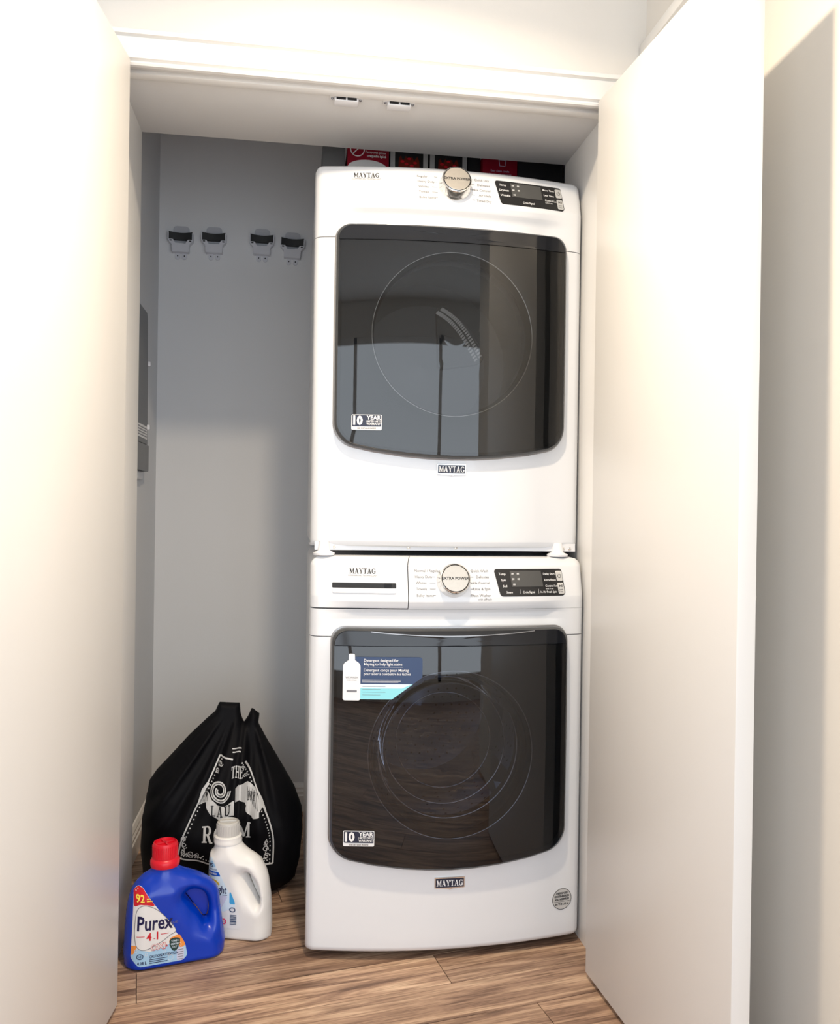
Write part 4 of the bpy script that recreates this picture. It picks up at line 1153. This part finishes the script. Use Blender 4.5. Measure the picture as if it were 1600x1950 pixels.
WB.decal('label_sky', [(-.052, .182), (-.064, .197), (-.072, .190), (-.070, .180)], 'l_sky', wl_o, .0012)
WB.decal('label_banner', [(-.076, .159), (-.040, .159), (-.046, .170), (-.076, .170)], 'l_blue', wl_o, .0013)
WB.print('banner_lettering', [shift(text2d('SPRING FRESH', .0062, 'LEFT', .02, .62), -.0745, .1622)], 'white', wl_o, .0018)
WB.print('count_lettering', [shift(text2d('45', .0145, 'LEFT', .02, .85), -.0735, .1795), shift(text2d('WASHLOADS', .0045, 'LEFT', .01, .9), -.0735, .1735)], 'l_navy', wl_o, .0018)
WB.print('sun_arc', [ribbon2d([(-.060 + .017 * math.cos(R(a)), .132 + .017 * math.sin(R(a))) for a in range(20, 175, 12)], .0038)], 'l_gold', wl_o, .0018)
WB.print('brand_lettering', [shift(text2d('Sunlight', .0265, 'LEFT', .012, .66), -.0785, .1185, R(-1))], 'l_navy', wl_o, .0022)
WB.print('small_lettering', [rect2d(-.036, .1125, -.022, .1137), rect2d(-.055, .074, -.040, .0755), rect2d(-.055, .070, -.042, .0713)], 'l_navy', wl_o, .0018)
WB.print('seal', [ribbon2d([(-.008 + .007 * math.cos(R(a)), .078 + .005 * math.sin(R(a))) for a in range(0, 360, 20)], .0024, True)], 'l_mid', wl_o, .0018)
WB.print('barcode', [rect2d(-.014, .041 + i * .0032, .003, .0425 + i * .0032 + .0004 * (i % 3)) for i in range(8)], 'l_mid', wl_o, .0018)
WB.print('red_seal', [ribbon2d([(-.030 + .0055 * math.cos(R(a)), .0475 + .006 * math.sin(R(a))) for a in range(0, 360, 20)], .0026, True), rect2d(-.033, .0468, -.027, .0484)], 'l_pink', wl_o, .0018)
wc = lathe('neck_collar', [(.030, .236), (.0352, .238), (.0356, .244), (.034, .247), (.0345, .254), (.031, .257), (.029, .257)], 'bottlewhite', wb, 44); wc.location = (-.038, 0, -.006)
wcap = lathe('cap', [(0, .25), (.0288, .25), (.0285, .284), (.0272, .2905), (.024, .2925), (.0225, .289), (0, .289)], 'capclear', wb, 44); wcap.location = (-.038, 0, -.008)
for i in range(28):
    a = 2 * math.pi * i / 28
    if i == 0: r0 = box('cap_rib', -.0011, .0011, -.0007, .0007, .258, .286, 'capclear', wcap); q = r0
    else: q = r0.copy(); C.objects.link(q); q.parent = wcap
    q.location = (.0287 * math.cos(a), .0287 * math.sin(a), 0); q.rotation_euler = (0, 0, a + math.pi / 2)
gp = box('cap_grip', -.021, .021, -.003, .003, .288, .294, 'capclear', wcap, .001); gp.rotation_euler = (0, 0, R(20))

# ================================================================== BLACK LAUNDRY BAG
bag = thing('laundry_bag', (-.19, 2.50, 0), 0, 'black drawstring laundry bag with white printed emblem slumped against the closet wall', 'bag')
K = 2.50 / 2.45
def bp(x, z):   # measured on the plane Y=2.45
    return ((x * K + .19), CAMH + (z - CAMH) * K)
so_ = [bp(*p) for p in [(-.404, .04), (-.412, .145), (-.408, .22), (-.392, .315), (-.372, .345), (-.330, .390), (-.285, .440), (-.235, .488), (-.214, .506), (-.203, .531), (-.146, .528), (-.143, .498),
                        (-.134, .472), (-.121, .492), (-.112, .514), (-.090, .496), (-.093, .470), (-.072, .430), (-.045, .385), (-.022, .345), (.012, .285), (.034, .225), (.036, .16), (.030, .08), (.018, .03)]]
so_ = [(so_[0][0] + .03, -.10)] + [(p[0], p[1]) for p in so_] + [(so_[-1][0] - .02, -.10)]
def gatherx(x, z): return (x - .052) / np.maximum(.08, (.56 - z))
def T3(x, z):
    return .020 + .125 * ss(.0, .34, .52 - z)
def R3(x, z): return .015 + .125 * ss(.02, .30, .52 - z)
def D3(x, z):
    g = gatherx(x, z); k = ss(.0, .12, .50 - z) * (1 - .55 * ss(.25, .5, .52 - z))
    d = .010 * np.sin(11 * g + .6) + .006 * np.sin(23 * g + 4 * z + 1.0) + .004 * np.sin(41 * g - 9 * z)
    d = d * k
    # deep vertical fold through the emblem
    d = d - .022 * np.exp(-((x - .050 - .02 * (z - .3)) / .012) ** 2) * ss(.12, .22, z) * (1 - ss(.36, .46, z))
    d = d + .012 * np.exp(-((x - .078 - .02 * (z - .3)) / .014) ** 2) * ss(.12, .22, z) * (1 - ss(.36, .46, z))
    # sagging creases low down
    d = d + .006 * np.sin(38 * (z + .35 * x) + 2.0 * np.sin(9 * x)) * (1 - ss(.16, .30, z))
    d = d + .008 * np.sin(30 * (z - .9 * x)) * ss(.05, .2, x) * (1 - ss(.3, .4, z))
    return d
BG = Inflated(so_, [], T3, R3, 0.0, .52, D3, rb=.045)
BG.z1 = max(p[1] for p in so_) + .004
BG.solid('sack', 'fabric', bag, .005, 75, .75)
# emblem, laid out on the Y=2.45-plane measurements then mapped on the cloth
def em_(px, py):   # photo-plane layout helper: metres on the bag face
    a, b = px - 450, py - 1540
    return (0.001428 * a + 0.000022 * b + 0.04251, -0.000063 * a + -0.001465 * b + 0.25430)
def ems(pts): return [em_(*p) for p in pts]
white = []
lside = ems([(416, 1454), (402, 1485), (386, 1518), (366, 1558), (348, 1600), (341, 1632)])
rside = ems([(466, 1462), (480, 1490), (498, 1530), (514, 1568), (521, 1600), (520, 1645)])
lside = spline(lside, 6, False); rside = spline(rside, 6, False)
def inset(p, dx): return [(x + dx, z) for x, z in p]
white += [ribbon2d(lside, .004), ribbon2d(rside, .004), ribbon2d(ems([(341, 1632), (430, 1640), (520, 1645)]), .004), ribbon2d(ems([(416, 1454), (442, 1458)]), .004)]
# dotted inner border
def dots(p, dx, dz=0, wd=.0032):
    out = []
    for i in range(len(p) - 1):
        a, b = Vector(p[i]), Vector(p[i + 1])
        nn = max(1, int((b - a).length / .0075))
        for k in range(nn):
            q = a.lerp(b, (k + .5) / nn); out.append(rect2d(q.x + dx - wd / 2, q.y + dz - wd / 2, q.x + dx + wd / 2, q.y + dz + wd / 2))
    return out
white += dots(lside, .009) + dots(rside, -.009) + dots(ems([(350, 1627), (430, 1634), (512, 1638)]), 0)
# THE
white += [shift(slab2d('THE', .030, .08, .36), *em_(451, 1490))]
white += [ribbon2d(ems([(440, 1440), (458, 1440)]), .003), ribbon2d(ems([(441, 1446), (457, 1446)]), .003)]
# banner with scrolled ends
ban = ems([(394, 1540), (402, 1552), (420, 1557), (446, 1552), (446, 1528), (430, 1534), (416, 1534), (404, 1526), (396, 1514), (392, 1528)])
white.append(poly2d(ban))
ban2 = ems([(448, 1530), (456, 1524), (466, 1532), (472, 1548), (482, 1560), (494, 1556), (494, 1530), (486, 1508), (470, 1498), (454, 1500), (448, 1508)])
white.append(poly2d(ban2))
white.append(poly2d(ems([(376, 1538), (394, 1530), (390, 1512), (398, 1502), (394, 1498), (384, 1510)])))
white.append(poly2d(ems([(494, 1548), (500, 1540), (508, 1548), (500, 1526), (492, 1512)])))
def spiral(cx, cy, r, turns, d=1, a0=0.0, n=36):
    return ems([(cx + r * (1 - .75 * i / n) * math.cos(a0 + d * turns * 2 * math.pi * i / n), cy + r * (1 - .75 * i / n) * math.sin(a0 + d * turns * 2 * math.pi * i / n)) for i in range(n + 1)])
white += [ribbon2d(spiral(418, 1510, 19, 1.6), .0085), ribbon2d(spiral(480, 1545, 14, 1.4, -1), .006)]
# corner flourishes
for (cx, cy, s) in ((352, 1620, 1), (508, 1630, -1)):
    for (ox, oy, r, a0) in ((0, 0, 6, 0), (14, 2, 6, 2.0), (26, 4, 5, 1.0), (2, -14, 6, .5), (1, -26, 5, 2.5)):
        white.append(ribbon2d(spiral(cx + s * ox, cy + oy, r, 1.3, s, a0, 20), .0022))
    white.append(ribbon2d(ems([(cx + s * k, cy + 6 - 3 * math.sin(k * .35)) for k in range(0, 40, 3)]), .0025))
    white.append(ribbon2d(ems([(cx + s * 2 * math.sin(k * .3), cy - k) for k in range(0, 36, 3)]), .0025))
for (cx, cy, s) in ((416, 1466, 1), (463, 1474, -1)):
    white.append(ribbon2d(spiral(cx + s * 2, cy, 5, 1.3, s, 0, 20), .002)); white.append(ribbon2d(spiral(cx - s * 3, cy + 12, 4, 1.3, s, 1, 20), .002))
# ROOM
rm = slab2d('ROOM', .042, .08, .70); white.append(shift(rm, *em_(432, 1598)))
BG.print('printed_emblem', white, 'print', bag, .0016)
blk = [shift(slab2d('LAU', .026, .22, .62), *em_(421, 1552)), shift(slab2d('DRY', .022, .12, .30), *em_(478, 1530))]
for k in range(7):
    blk.append(ribbon2d(ems([(379 + k * 2.6, 1536 - k * 1.2), (388 + k * 1.2, 1518 - k * 2)]), .0011))
for k in range(6):
    blk.append(ribbon2d(ems([(470 + k * 3.4, 1506 + k * 1.6), (474 + k * 3.4, 1530 + k * 3)]), .0011))
blk.append(ribbon2d(spiral(418, 1510, 19, 1.6), .0016))
for it in blk[:2]: BG.print('emblem_lettering', [it], 'ink', bag, .0028)
do_ = BG.print('emblem_shading_line', blk[2:], 'ink', bag, .0028); do_['kind'] = 'stuff'
# twisted cord at the gathered neck
print('objects', len(bpy.data.objects))
